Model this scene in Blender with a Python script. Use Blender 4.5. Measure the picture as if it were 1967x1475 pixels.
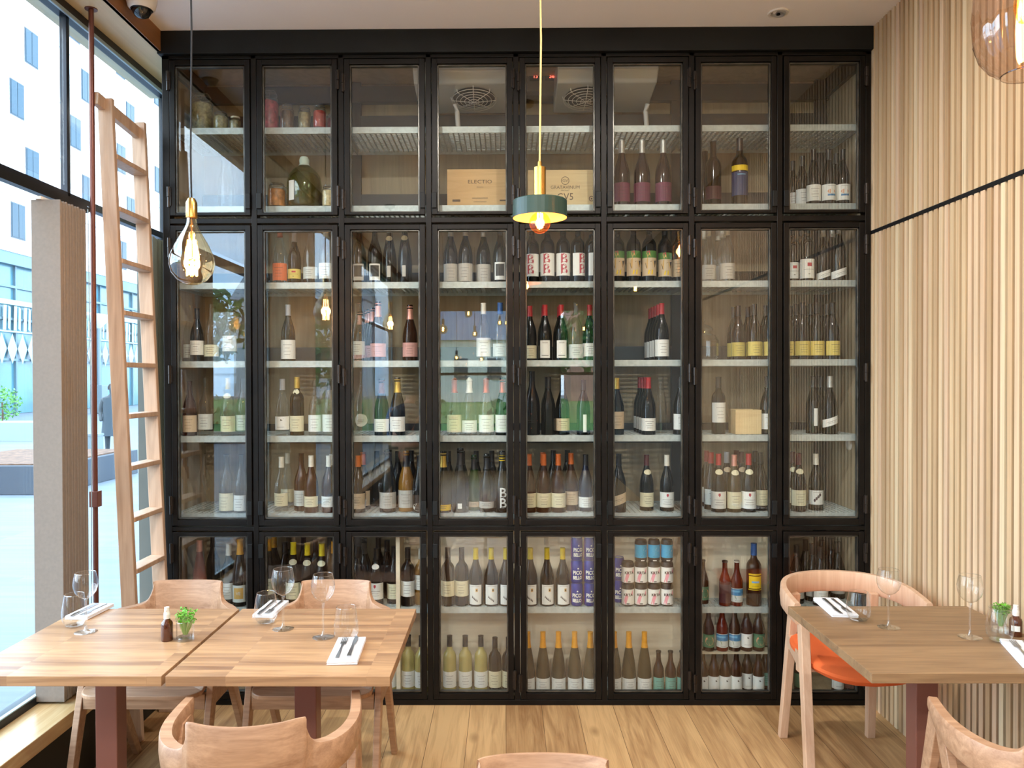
import bpy, bmesh, math, random
from math import pi, sin, cos, radians
from mathutils import Vector, Matrix
random.seed(7)
S = bpy.context.scene
for o in list(bpy.data.objects): bpy.data.objects.remove(o)
COL = S.collection
# ------------------------------------------------------------------ camera
W, H, F = 1967, 1475, 1477.0
HC = 1.633
CAMR = Matrix.Rotation(radians(.5), 3, 'Z') @ Matrix.Rotation(radians(89.4), 3, 'X') @ Matrix.Rotation(radians(-.17), 3, 'Z')
d0 = CAMR.transposed() @ Vector((0, 1, 0))
CX = 970 - d0.x / -d0.z * F
CY = 728 + d0.y / -d0.z * F
cam = bpy.data.cameras.new('camera'); camo = bpy.data.objects.new('camera', cam); COL.objects.link(camo)
camo.matrix_world = Matrix.Translation((0, 0, HC)) @ CAMR.to_4x4()
cam.sensor_width = 36; cam.lens = F / W * 36
cam.shift_x = (W / 2 - CX) / W; cam.shift_y = (CY - H / 2) / W
cam.clip_start = .05; cam.clip_end = 500
S.camera = camo
def at(px, py, X=None, Y=None, Z=None):
    """the point of the place that the photograph shows at a pixel, on a known plane"""
    d = CAMR @ Vector(((px - CX) / F, -(py - CY) / F, -1))
    if X is not None: t = X / d.x
    elif Y is not None: t = Y / d.y
    else: t = (Z - HC) / d.z
    return Vector((0, 0, HC)) + t * d
S.view_settings.view_transform = 'Standard'; S.view_settings.look = 'None'
S.view_settings.gamma = 1; S.view_settings.use_curve_mapping = False
S.view_settings.exposure = 1.12
cy = S.cycles
cy.max_bounces = 8; cy.diffuse_bounces = 4; cy.glossy_bounces = 4; cy.transmission_bounces = 6
cy.transparent_max_bounces = 24; cy.caustics_reflective = False; cy.caustics_refractive = False
cy.sample_clamp_indirect = 6
# ------------------------------------------------------------------ sky
wd = bpy.data.worlds.new('sky'); S.world = wd; wd.use_nodes = True
n = wd.node_tree; n.nodes.clear(); L = n.links.new
out = n.nodes.new('ShaderNodeOutputWorld'); bg = n.nodes.new('ShaderNodeBackground'); L(bg.outputs[0], out.inputs[0])
tc = n.nodes.new('ShaderNodeTexCoord'); mp = n.nodes.new('ShaderNodeMapping'); mp.inputs['Scale'].default_value = (1, 1, 2.6)
ns = n.nodes.new('ShaderNodeTexNoise'); ns.inputs['Scale'].default_value = 2.2; ns.inputs['Detail'].default_value = 7
rp = n.nodes.new('ShaderNodeValToRGB'); rp.color_ramp.elements[0].position = .38; rp.color_ramp.elements[1].position = .66
rp.color_ramp.elements[0].color = (.40, .66, 1, 1); rp.color_ramp.elements[1].color = (.92, .97, 1, 1)
L(tc.outputs['Generated'], mp.inputs[0]); L(mp.outputs[0], ns.inputs[0]); L(ns.outputs[0], rp.inputs[0]); L(rp.outputs[0], bg.inputs[0])
bg.inputs[1].default_value = 4.4
def area(name, loc, size, energy, col, rot=(0, 0, 0), shape='DISK', spread=180, size_y=None):
    l = bpy.data.lights.new(name, 'AREA'); l.shape = shape; l.size = size; l.energy = energy; l.color = col; l.spread = radians(spread)
    if size_y: l.size_y = size_y
    o = bpy.data.objects.new(name, l); COL.objects.link(o); o.location = loc; o.rotation_euler = rot; return o
def portal(name, loc, sx, sy, rot):
    o = area(name, loc, sx, 1, (1, 1, 1), rot, 'RECTANGLE', 180, sy); o.data.cycles.is_portal = True
# light comes in through the real window openings: the portals only guide the sampling of the sky
portal('window_portal', (-1.97, 2.92, 1.8), 2.9, 2.7, (0, radians(-90), 0))
portal('window_portal', (-1.97, -.15, 1.8), 2.9, 1.6, (0, radians(-90), 0))
portal('window_portal', (-1.97, -3.5, 1.8), 2.9, 3.6, (0, radians(-90), 0))
portal('window_portal', (-.55, -6.1, 1.8), 1.3, 2.3, (radians(90), 0, 0))
portal('window_portal', (1.4, -6.1, 1.8), .9, 2.3, (radians(90), 0, 0))
CEIL = at(970, 59, Y=3.84).z
FILL_SPOTS = [(-.554, 2.15), (.704, 2.15), (-.75, -.40), (.75, -.40), (-.75, -1.10), (.75, -1.10)]  # places of the downlights added as fill light
FILL_W = 15.0
# ------------------------------------------------------------------ materials
MATS = {}
def lin(c):
    if isinstance(c, str): c = tuple(int(c[i:i + 2], 16) / 255 for i in (0, 2, 4))
    else: return tuple(c[:3]) + (1,)
    return tuple((v / 12.92 if v <= .04045 else ((v + .055) / 1.055) ** 2.4) for v in c) + (1,)
def newmat(name):
    m = bpy.data.materials.new(name); m.use_nodes = True; nt = m.node_tree; nt.nodes.clear()
    o = nt.nodes.new('ShaderNodeOutputMaterial'); return m, nt, o
def prin(name, col, rough=.5, metal=0, spec=.5, coat=0, var=0, vscale=30, bump=0, emis=None, es=0, alpha=1):
    key = (name,)
    if name in MATS: return MATS[name]
    m, nt, o = newmat(name); p = nt.nodes.new('ShaderNodeBsdfPrincipled'); nt.links.new(p.outputs[0], o.inputs[0])
    p.inputs['Base Color'].default_value = lin(col); p.inputs['Roughness'].default_value = rough
    p.inputs['Metallic'].default_value = metal; p.inputs['Specular IOR Level'].default_value = spec
    p.inputs['Coat Weight'].default_value = coat
    if emis: p.inputs['Emission Color'].default_value = lin(emis); p.inputs['Emission Strength'].default_value = es
    if var or bump:
        t = nt.nodes.new('ShaderNodeTexCoord'); nz = nt.nodes.new('ShaderNodeTexNoise'); nz.inputs['Scale'].default_value = vscale; nz.inputs['Detail'].default_value = 5
        nt.links.new(t.outputs['Object'], nz.inputs[0])
    if var:
        mx = nt.nodes.new('ShaderNodeMix'); mx.data_type = 'RGBA'; c = lin(col)
        mx.inputs[6].default_value = tuple(v * (1 - var) for v in c[:3]) + (1,); mx.inputs[7].default_value = tuple(min(1, v * (1 + var)) for v in c[:3]) + (1,)
        cr = nt.nodes.new('ShaderNodeMapRange'); cr.inputs[1].default_value = .3; cr.inputs[2].default_value = .7
        nt.links.new(nz.outputs[0], cr.inputs[0]); nt.links.new(cr.outputs[0], mx.inputs[0]); nt.links.new(mx.outputs[2], p.inputs['Base Color'])
    if bump:
        b = nt.nodes.new('ShaderNodeBump'); b.inputs['Strength'].default_value = bump; b.inputs['Distance'].default_value = .002
        nt.links.new(nz.outputs[0], b.inputs['Height']); nt.links.new(b.outputs[0], p.inputs['Normal'])
    MATS[name] = m; return m
def thin_glass(name, tint=(1, 1, 1), f0=.05, rough=0.0, edge=.9, pw_=5):
    """thin clear glass: what is not mirrored goes straight through (Schlick's law)"""
    if name in MATS: return MATS[name]
    m, nt, o = newmat(name); tr = nt.nodes.new('ShaderNodeBsdfTransparent'); gl = nt.nodes.new('ShaderNodeBsdfGlossy')
    tr.inputs[0].default_value = lin(tint); gl.inputs['Roughness'].default_value = rough; gl.inputs['Color'].default_value = (1, 1, 1, 1)
    lw = nt.nodes.new('ShaderNodeLayerWeight'); lw.inputs[0].default_value = .5
    pw = nt.nodes.new('ShaderNodeMath'); pw.operation = 'POWER'; pw.inputs[1].default_value = pw_
    ml = nt.nodes.new('ShaderNodeMath'); ml.operation = 'MULTIPLY_ADD'; ml.inputs[1].default_value = edge; ml.inputs[2].default_value = f0
    mx = nt.nodes.new('ShaderNodeMixShader')
    nt.links.new(lw.outputs['Facing'], pw.inputs[0]); nt.links.new(pw.outputs[0], ml.inputs[0]); nt.links.new(ml.outputs[0], mx.inputs[0])
    nt.links.new(tr.outputs[0], mx.inputs[1]); nt.links.new(gl.outputs[0], mx.inputs[2]); nt.links.new(mx.outputs[0], o.inputs[0])
    MATS[name] = m; return m
def emit(name, col, s):
    if name in MATS: return MATS[name]
    m, nt, o = newmat(name); e = nt.nodes.new('ShaderNodeEmission'); e.inputs[0].default_value = lin(col); e.inputs[1].default_value = s
    nt.links.new(e.outputs[0], o.inputs[0]); MATS[name] = m; return m
def wood(name, dark, light, axis='X', rough=.45, scale=1.0, staves=None, planks=None, tone=.25, spec=.4, knots=0):
    """grain stretched along one axis; staves=(length, width) adds glued strips, planks the same with a dark joint"""
    if name in MATS: return MATS[name]
    m, nt, o = newmat(name); N = nt.nodes.new; K = nt.links.new
    p = N('ShaderNodeBsdfPrincipled'); K(p.outputs[0], o.inputs[0]); p.inputs['Roughness'].default_value = rough; p.inputs['Specular IOR Level'].default_value = spec
    t = N('ShaderNodeTexCoord'); sp = N('ShaderNodeSeparateXYZ'); cb = N('ShaderNodeCombineXYZ'); K(t.outputs['Object'], sp.inputs[0])
    order = {'X': (0, 1, 2), 'Y': (1, 0, 2), 'Z': (2, 0, 1)}[axis]
    for i, a in enumerate(order): K(sp.outputs[a], cb.inputs[i])
    src = cb.outputs[0]; fac = None
    if staves or planks:
        ln, wi = staves or planks
        br = N('ShaderNodeTexBrick'); br.offset = .37; br.offset_frequency = 1; br.squash = 1
        br.inputs['Scale'].default_value = 1; br.inputs['Brick Width'].default_value = ln; br.inputs['Row Height'].default_value = wi
        br.inputs['Mortar Size'].default_value = .0012 if planks else .0004; br.inputs['Mortar Smooth'].default_value = .2; br.inputs['Bias'].default_value = 0
        br.inputs['Color1'].default_value = (0, 0, 0, 1); br.inputs['Color2'].default_value = (1, 1, 1, 1); br.inputs['Mortar'].default_value = (.5, .5, .5, 1)
        K(src, br.inputs[0])
        # every strip gets its own offset in the grain
        of = N('ShaderNodeVectorMath'); of.operation = 'SCALE'; of.inputs['Scale'].default_value = 7.3; K(br.outputs['Color'], of.inputs[0])
        ad = N('ShaderNodeVectorMath'); ad.operation = 'ADD'; K(src, ad.inputs[0]); K(of.outputs[0], ad.inputs[1]); src = ad.outputs[0]
    mp = N('ShaderNodeMapping'); mp.inputs['Scale'].default_value = (1.6 * scale, 16 * scale, 16 * scale); K(src, mp.inputs[0])
    n1 = N('ShaderNodeTexNoise'); n1.inputs['Scale'].default_value = 1.3; n1.inputs['Detail'].default_value = 6; n1.inputs['Distortion'].default_value = 1.6; K(mp.outputs[0], n1.inputs[0])
    mp2 = N('ShaderNodeMapping'); mp2.inputs['Scale'].default_value = (5 * scale, 160 * scale, 160 * scale); K(src, mp2.inputs[0])
    n2 = N('ShaderNodeTexNoise'); n2.inputs['Scale'].default_value = 1.4; n2.inputs['Detail'].default_value = 3; K(mp2.outputs[0], n2.inputs[0])
    a = N('ShaderNodeMath'); a.operation = 'MULTIPLY_ADD'; a.inputs[1].default_value = .35; K(n2.outputs[0], a.inputs[0])
    b = N('ShaderNodeMath'); b.operation = 'MULTIPLY_ADD'; b.inputs[1].default_value = .9; b.inputs[2].default_value = -.12; K(n1.outputs[0], b.inputs[0]); K(b.outputs[0], a.inputs[2])
    val = a.outputs[0]
    if staves or planks:
        c = N('ShaderNodeMath'); c.operation = 'MULTIPLY_ADD'; c.inputs[1].default_value = tone; K(br.outputs['Color'], c.inputs[0]); 
        sb = N('ShaderNodeMath'); sb.operation = 'SUBTRACT'; sb.inputs[1].default_value = tone / 2; K(val, sb.inputs[0]); K(sb.outputs[0], c.inputs[2]); val = c.outputs[0]
    r = N('ShaderNodeValToRGB'); r.color_ramp.elements[0].position = .22; r.color_ramp.elements[1].position = .72
    r.color_ramp.elements[0].color = lin(dark); r.color_ramp.elements[1].color = lin(light); K(val, r.inputs[0]); colr = r.outputs[0]
    if knots:
        v = N('ShaderNodeTexVoronoi'); v.inputs['Scale'].default_value = 1; mk = N('ShaderNodeMapping'); mk.inputs['Scale'].default_value = (2.4, 5.5, 5.5); K(src, mk.inputs[0]); K(mk.outputs[0], v.inputs[0])
        kr = N('ShaderNodeValToRGB'); kr.color_ramp.elements[0].position = .02; kr.color_ramp.elements[1].position = .16
        kr.color_ramp.elements[0].color = (.25, .17, .1, 1); kr.color_ramp.elements[1].color = (1, 1, 1, 1); K(v.outputs['Distance'], kr.inputs[0])
        mm = N('ShaderNodeMix'); mm.data_type = 'RGBA'; mm.blend_type = 'MULTIPLY'; mm.inputs[0].default_value = knots; K(colr, mm.inputs[6]); K(kr.outputs[0], mm.inputs[7]); colr = mm.outputs[2]
    if planks:
        mm = N('ShaderNodeMix'); mm.data_type = 'RGBA'; K(br.outputs['Fac'], mm.inputs[0]); K(colr, mm.inputs[6]); mm.inputs[7].default_value = tuple(v * .35 for v in lin(dark)[:3]) + (1,); colr = mm.outputs[2]
    K(colr, p.inputs['Base Color'])
    bp = N('ShaderNodeBump'); bp.inputs['Strength'].default_value = .12; bp.inputs['Distance'].default_value = .001; K(n2.outputs[0], bp.inputs['Height']); K(bp.outputs[0], p.inputs['Normal'])
    MATS[name] = m; return m
M = {}
M['steel'] = prin('blackened_steel', '0f0b08', .42, .25, .35, var=.7, vscale=9)
M['bead'] = prin('highlight_steel_bead', '55544f', .28, .7, .6, var=.5, vscale=14)  # highlight along the door beads, put into a lighter steel colour
M['header'] = prin('dark_header_steel', '121516', .5, .2, .4, var=.35, vscale=4)
M['backbeam'] = prin('grey_steel_beam', '3a3f40', .5, .2)
M['pane'] = thin_glass('cabinet_glass', (.98, .992, .985), .057)
M['winglass'] = thin_glass('window_glass', (.97, .99, .98), .03)
M['clear'] = thin_glass('clear_tableware_glass', (.97, .98, .98), .045, edge=.95, pw_=3.2)
M['grate'] = prin('galvanised_steel', 'b9c4c3', .42, .25, .5, var=.12, vscale=60)
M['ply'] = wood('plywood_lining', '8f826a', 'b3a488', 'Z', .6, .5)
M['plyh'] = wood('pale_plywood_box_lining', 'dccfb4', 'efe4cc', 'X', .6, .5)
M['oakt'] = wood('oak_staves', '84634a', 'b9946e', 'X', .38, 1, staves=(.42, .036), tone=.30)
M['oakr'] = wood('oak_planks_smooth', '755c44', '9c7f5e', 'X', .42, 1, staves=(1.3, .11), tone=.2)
M['floor'] = wood('oak_floor_planks', '97714a', 'd3ae7c', 'Y', .38, .8, planks=(1.55, .178), tone=.38, knots=.55)
M['chair'] = wood('oak_chair_wood', '946f54', 'c29d7e', 'X', .42, 1.2, spec=.5)
M['beech'] = wood('pale_beech', 'c29c80', 'dabb9f', 'Z', .4, .9)
M['ladder'] = wood('light_oak_ladder_wood', 'a98c74', 'c8ab92', 'Z', .45, 1.0)
M['sill'] = wood('varnished_sill_wood', 'ae8450', 'd6ba8c', 'Y', .25, .6, spec=.6)
M['soffit'] = wood('pale_plywood_soffit', 'd0c09c', 'e6d8b8', 'Y', .5, .4)
M['fascia'] = wood('brown_wood_fascia', '7a5230', '9c6e44', 'Y', .5, .5)
M['ceil'] = prin('white_ceiling_paint', 'f1f1f1', .7)
M['wall'] = prin('grey_plaster', '55534f', .75)
M['darkwall'] = prin('olive_black_panel', '2a261c', .6)
M['winframe'] = prin('dark_window_frame', '1c2028', .35, .4)
M['winlight'] = prin('silver_window_gasket', '9fb4bd', .4, .3)
M['blind'] = prin('taupe_blind_fabric', '857a70', .85, var=.05, vscale=80)
M['blindd'] = prin('grey_green_blind_fabric', '6f7069', .85)
M['mauve'] = prin('mauve_brown_lacquer', '7c5148', .35, .2)
M['pipe'] = prin('brown_painted_steel', '6c3f33', .35, .4)
M['brass'] = prin('brushed_brass', 'd3a95e', .25, 1)
M['black'] = prin('black_plastic', '0c0c0e', .4)
M['white'] = prin('white_plastic', 'e4e2dd', .35)
M['linen'] = prin('white_napkin_linen', 'eceff6', .8, bump=.2, vscale=200)
M['cutlery'] = prin('polished_cutlery_steel', 'c2c2c4', .3, 1)
M['amber'] = prin('amber_bottle_glass', '4a1d06', .06, 0, .7, coat=.6)
M['amberglass'] = thin_glass('smoked_amber_glass', (.84, .745, .70), .09)
M['goldglass'] = thin_glass('gold_tinted_bulb_glass', (.97, .80, .56), .13)
M['green_leaf'] = prin('fresh_green_leaf', '5fa52c', .5, var=.3, vscale=60)
M['stem'] = prin('pale_green_stem', '9bb76a', .5)
M['orange'] = prin('orange_wool_fabric', 'e26a33', .8, bump=.3, vscale=300)
M['shadegreen'] = prin('dark_green_lacquer', '263f38', .35)
M['shadein'] = prin('peach_lacquer_inside', 'f0c093', .5)
M['fil'] = emit('glowing_filament', (1, .55, .16), 60)
M['filw'] = emit('bright_filament', (1, .62, .25), 90)
M['cord'] = prin('black_fabric_cord', '101014', .7)
M['cordc'] = prin('cream_fabric_cord', 'd8b878', .6)
M['paper'] = prin('white_label_paper', 'e4e6e2', .6)
M['ink'] = prin('dark_print', '3a3733', .6)
M['sat'] = prin('satin_steel_hinge', '3a3430', .3, .7)
# ------------------------------------------------------------------ mesh builder
class MB:
    def __init__(s): s.v = []; s.f = []; s.m = []
    def add(s, vs, fs, mi=0):
        b = len(s.v); s.v += [Vector(v) for v in vs]
        for f in fs: s.f.append(tuple(b + i for i in f)); s.m.append(mi)
        return s
    def box(s, a, b, mi=0, mat=None):
        x0, y0, z0 = a; x1, y1, z1 = b
        vs = [(x0, y0, z0), (x1, y0, z0), (x1, y1, z0), (x0, y1, z0), (x0, y0, z1), (x1, y0, z1), (x1, y1, z1), (x0, y1, z1)]
        if mat: vs = [mat @ Vector(v) for v in vs]
        return s.add(vs, [(3, 2, 1, 0), (4, 5, 6, 7), (0, 1, 5, 4), (1, 2, 6, 5), (2, 3, 7, 6), (3, 0, 4, 7)], mi)
    def bar(s, p, q, w, h, mi=0, up=(0, 0, 1), w2=None, h2=None):
        p, q = Vector(p), Vector(q); d = (q - p).normalized(); u = Vector(up)
        if abs(d.dot(u)) > .99: u = Vector((0, 1, 0))
        r = d.cross(u).normalized(); u = r.cross(d).normalized(); w2 = w2 or w; h2 = h2 or h; vs = []
        for c, ww, hh in ((p, w, h), (q, w2, h2)):
            for a, b in ((-1, -1), (1, -1), (1, 1), (-1, 1)): vs.append(c + r * a * ww / 2 + u * b * hh / 2)
        return s.add(vs, [(3, 2, 1, 0), (4, 5, 6, 7), (0, 1, 5, 4), (1, 2, 6, 5), (2, 3, 7, 6), (3, 0, 4, 7)], mi)
    def lathe(s, prof, c=(0, 0, 0), n=20, mi=0, mat=None):
        c = Vector(c); vs = []; fs = []; k = len(prof)
        for j in range(n):
            a = 2 * pi * j / n
            for r, z in prof:
                v = Vector((r * cos(a), r * sin(a), z)); vs.append((mat @ v if mat else v) + c)
        for j in range(n):
            j2 = (j + 1) % n
            for i in range(k - 1):
                q = [j * k + i, j2 * k + i, j2 * k + i + 1, j * k + i + 1]
                if prof[i][0] < 1e-6: q = [q[0], q[2], q[3]]
                elif prof[i + 1][0] < 1e-6: q = [q[0], q[1], q[2]]
                fs.append(tuple(q))
        return s.add(vs, fs, mi)
    def tube(s, pts, r, n=8, mi=0, caps=True):
        pts = [Vector(p) for p in pts]; vs = []; fs = []; k = len(pts); pu = Vector((0, 0, 1))
        for i, p in enumerate(pts):
            d = (pts[min(i + 1, k - 1)] - pts[max(i - 1, 0)]).normalized()
            if abs(d.dot(pu)) > .98: pu = Vector((0, 1, 0)) if abs(d.y) < .9 else Vector((1, 0, 0))
            a = d.cross(pu).normalized(); b = d.cross(a).normalized(); rr = r[i] if isinstance(r, (list, tuple)) else r
            for j in range(n): t = 2 * pi * j / n; vs.append(p + (a * cos(t) + b * sin(t)) * rr)
        for i in range(k - 1):
            for j in range(n): fs.append((i * n + j, i * n + (j + 1) % n, (i + 1) * n + (j + 1) % n, (i + 1) * n + j))
        if caps: fs.append(tuple(range(n))[::-1]); fs.append(tuple((k - 1) * n + j for j in range(n)))
        return s.add(vs, fs, mi)
    def patch(s, R, z0, z1, a0, a1, mi=0, n=10, slant=0, cz=None):
        """a piece of a cylinder wall facing -y (angles in radians from -y, + to +x)"""
        vs = []; fs = []
        for i in range(n + 1):
            a = a0 + (a1 - a0) * i / n; x, y = R * sin(a), -R * cos(a)
            vs += [(x, y, z0 + slant * x), (x, y, z1 + slant * x)]
        for i in range(n): fs.append((2 * i, 2 * i + 2, 2 * i + 3, 2 * i + 1))
        return s.add(vs, fs, mi)
    def poly(s, pts2, R, mi=0, zc=0):
        """a flat outline (x, z) wrapped on the cylinder of radius R, or laid flat at y = -R' when R is negative"""
        vs = []
        for x, z in pts2:
            if R > 0: a = x / R; vs.append((R * sin(a), -R * cos(a), z + zc))
            else: vs.append((x, R, z + zc))
        return s.add(vs, [tuple(range(len(vs)))], mi)
    def build(s, name, mats, parent=None, loc=None, smooth=False, bevel=0, auto=False):
        me = bpy.data.meshes.new(name); o0 = Vector(loc) if loc is not None else Vector((0, 0, 0))
        me.from_pydata([tuple(v - o0) for v in s.v], [], s.f)
        if not isinstance(mats, (list, tuple)): mats = [mats]
        for m in mats: me.materials.append(m)
        for p, mi in zip(me.polygons, s.m): p.material_index = mi; p.use_smooth = smooth
        if smooth: me.set_sharp_from_angle(angle=radians(38))
        o = bpy.data.objects.new(name, me); COL.objects.link(o)
        if parent is not None: o.parent = parent
        elif loc is not None: o.location = o0
        if bevel:
            b = o.modifiers.new('b', 'BEVEL'); b.width = bevel; b.segments = 2; b.limit_method = 'ANGLE'
        return o
def tag(o, label=None, cat=None, group=None, kind=None):
    if label: o['label'] = label
    if cat: o['category'] = cat
    if group: o['group'] = group
    if kind: o['kind'] = kind
    return o
def empty(name, loc=(0, 0, 0), rz=0, label=None, cat=None, group=None):
    o = bpy.data.objects.new(name, None); COL.objects.link(o); o.location = loc; o.rotation_euler = (0, 0, rz); o.empty_display_size = .05
    return tag(o, label, cat, group)
def dup(root, loc=None, rz=None, label=None, group=None):
    r = root.copy(); COL.objects.link(r)
    if loc is not None: r.location = loc
    if rz is not None: r.rotation_euler = (0, 0, rz)
    if label: r['label'] = label
    if group: r['group'] = group
    for ch in root.children:
        c = ch.copy(); COL.objects.link(c); c.parent = r
        for g in ch.children:
            d = g.copy(); COL.objects.link(d); d.parent = c
    return r
def textmb(mb, txt, size, x, z, R, mi, align='CENTER', scale_x=1.0, font_w=0.0):
    """lettering laid on a label: letters of height about size, centred at x, z"""
    cu = bpy.data.curves.new('t', 'FONT'); cu.body = txt; cu.size = size; cu.align_x = align; cu.align_y = 'CENTER'; cu.resolution_u = 2; cu.offset = font_w
    o = bpy.data.objects.new('t', cu); COL.objects.link(o)
    dg = bpy.context.evaluated_depsgraph_get(); me = bpy.data.meshes.new_from_object(o.evaluated_get(dg))
    vs = []
    for v in me.vertices:
        px = v.co.x * scale_x + x; pz = v.co.y + z
        if R > 0: a = px / R; vs.append((R * sin(a), -R * cos(a), pz))
        else: vs.append((px, R, pz))
    mb.add(vs, [tuple(p.vertices) for p in me.polygons], mi)
    bpy.data.objects.remove(o); bpy.data.curves.remove(cu); bpy.data.meshes.remove(me)
    return mb
# ================================================================== THE SETTING
def struct(name, mb, mats, **k): o = mb.build(name, mats, **k); o['kind'] = 'structure'; return o
YB, YR = 4.45, -6.0            # wall behind the cabinet, rear wall
XW = -1.91                     # plane of the left windows
ZS = .335                      # window sill top
ZWT = 3.262                    # soffit height
ZTR = 2.43                     # transom
struct('floor', MB().box((-1.99, YR - .1, -.06), (2.9, YB, 0)), M['floor'])
struct('ceiling', MB().box((-1.70, YR - .1, CEIL), (2.9, YB, CEIL + .1)), M['ceil'])
struct('wall_back', MB().box((-2.0, YB, -.06), (2.0, YB + .1, CEIL + .1)), M['wall'])
# right wall: panel with vertical oak slats
XR = 1.818
mb = MB(); mb.box((XR + .0100, .5, 0), (XR + .12, YB, CEIL), 1)
y = 4.40; zt = at(1668, 449, X=XR).z
while y > .5:
    w = .0255
    mb.box((XR, y - w, 0), (XR + .0101, y, zt - .009)); mb.box((XR, y - w, zt + .009), (XR + .0101, y, CEIL)); y -= .040
slat, nt, o_ = newmat('oak_slats'); N = nt.nodes.new; K = nt.links.new
p = N('ShaderNodeBsdfPrincipled'); K(p.outputs[0], o_.inputs[0]); p.inputs['Roughness'].default_value = .5
g = N('ShaderNodeNewGeometry'); r = N('ShaderNodeValToRGB'); K(g.outputs['Random Per Island'], r.inputs[0])
e = r.color_ramp.elements; e[0].position = 0; e[0].color = lin('bb9d78'); e[1].position = 1; e[1].color = lin('e9d8b4')
for pos, c in ((.25, 'd0b48e'), (.5, 'dcc39c'), (.75, 'e0c4a4'), (.9, 'e6cfaa')):
    q = e.new(pos); q.color = lin(c)
t = N('ShaderNodeTexCoord'); mp = N('ShaderNodeMapping'); mp.inputs['Scale'].default_value = (60, 60, 1.2); K(t.outputs['Object'], mp.inputs[0])
nz = N('ShaderNodeTexNoise'); nz.inputs['Scale'].default_value = 1.5; nz.inputs['Detail'].default_value = 5; K(mp.outputs[0], nz.inputs[0])
mr = N('ShaderNodeMapRange'); mr.inputs[1].default_value = .25; mr.inputs[2].default_value = .75; mr.inputs[3].default_value = .78; mr.inputs[4].default_value = 1.1; K(nz.outputs[0], mr.inputs[0])
mm = N('ShaderNodeMix'); mm.data_type = 'RGBA'; mm.blend_type = 'MULTIPLY'; mm.inputs[0].default_value = 1; K(r.outputs[0], mm.inputs[6]); K(mr.outputs[0], mm.inputs[7]); K(mm.outputs[2], p.inputs['Base Color'])
struct('wall_right', mb, [slat, prin('slat_backing', '33251a', .85)])
struct('trim_1', MB().box((XR - .001, .5, zt - .009), (XR + .0099, YB, zt + .009)), prin('black_trim', '060607', .5))
struct('wall_right_rear', MB().box((XR + .02, YR, 0), (XR + .12, .5, CEIL)), M['wall'])
# left wall: low wall, sill, windows, soffit
struct('wall_left', MB().box((-2.0, YR, 0), (-1.735, YB, ZS - .06)), M['darkwall'])
struct('trim_2', MB().box((-1.90, YR, ZS - .058), (-1.70, 3.82, ZS)), M['sill'], bevel=.003)
struct('trim_3', MB().box((-2.05, YR, ZWT), (-1.705, YB, ZWT + .02)), M['soffit'])
struct('trim_4', MB().box((-1.72, YR, ZWT - .0), (-1.70, 3.84, CEIL)), M['fascia'])
struct('wall_left_upper', MB().box((-2.05, YR, ZWT + .021), (-1.721, YB, CEIL + .1)), M['wall'])
struct('wall_left_post', MB().box((XW - .06, .65, ZS), (-1.74, 1.5, ZWT)), M['sill'])
struct('wall_left_rear', MB().box((XW - .06, -1.65, ZS), (-1.74, -.95, ZWT)), M['sill'])
struct('wall_left_corner', MB().box((XW - .06, YR, ZS), (-1.74, -5.3, ZWT)), M['sill'])
def window(nm, y0, y1, mull):
    root = empty(nm, (XW, (y0 + y1) / 2, ZS)); root['kind'] = 'structure'
    o = Vector(root.location); f = MB(); g = .020
    def bx(a, b, mi=0): f.box(Vector(a) - o, Vector(b) - o, mi)
    bx((XW - .03, y0, ZS - .04), (XW + .03, y1, ZS + .03)); bx((XW - .03, y0, ZWT - .045), (XW + .03, y1, ZWT))
    bx((XW + .0301, y0, ZWT - .062), (XW + .042, y1, ZWT - .045), 1); bx((XW + .012, y0, ZS + .03), (XW + .03, y1, ZS + .036), 1)
    bx((XW - .03, y0, ZTR - .012), (XW + .012, y1, ZTR + .022))
    for yy in [y0, y1 - g] + [m - g / 2 for m in mull]: bx((XW - .02, yy, ZS), (XW + .012, yy + g, ZWT)); bx((XW - .015, yy + g, ZS), (XW + .008, yy + g + .012, ZWT), 1)
    f.build('window_frame', [M['winframe'], M['winlight']], root, bevel=.002)
    ys = [y0] + mull + [y1]
    for i in range(len(ys) - 1):
        for za, zb in ((ZS, ZTR - .03), (ZTR + .03, ZWT - .03)):
            q = MB().box(Vector((XW - .003, ys[i] + .02, za + .02)) - o, Vector((XW + .003, ys[i + 1] - .02, zb)) - o); q.build('pane', M['winglass'], root)
    return root
window('window_1', 1.5, 4.33, [3.345])
window('window_2', -.95, .65, [])
window('window_3', -5.3, -1.65, [-3.5])
# rear wall with two garden windows
zs2, zt2 = .62, 2.9
wr = MB()
for a, b in (((-2.0, zs2), (-1.2, zt2)), ((.1, zs2), (.95, zt2)), ((1.85, zs2), (2.0, zt2)), ((-2.0, 0), (2.0, zs2)), ((-2.0, zt2), (2.0, CEIL))):
    wr.box((a[0], YR - .12, a[1]), (b[0], YR, b[1]))
struct('wall_rear', wr, M['wall'])
for k, (a, b) in enumerate(((-1.2, .1), (.95, 1.85))):
    r_ = empty('window_%d' % (4 + k), ((a + b) / 2, YR - .06, zs2)); r_['kind'] = 'structure'; o = Vector(r_.location); f = MB()
    for p0, p1 in (((a, zs2), (b, zs2 + .05)), ((a, zt2 - .05), (b, zt2)), ((a, zs2), (a + .05, zt2)), ((b - .05, zs2), (b, zt2)), ((a, 1.70), (b, 1.75))):
        f.box(Vector((p0[0], YR - .08, p0[1])) - o, Vector((p1[0], YR - .04, p1[1])) - o)
    f.build('window_frame', M['winframe'], r_); MB().box(Vector((a, YR - .063, zs2)) - o, Vector((b, YR - .057, zt2)) - o).build('pane', M['winglass'], r_)
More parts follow.
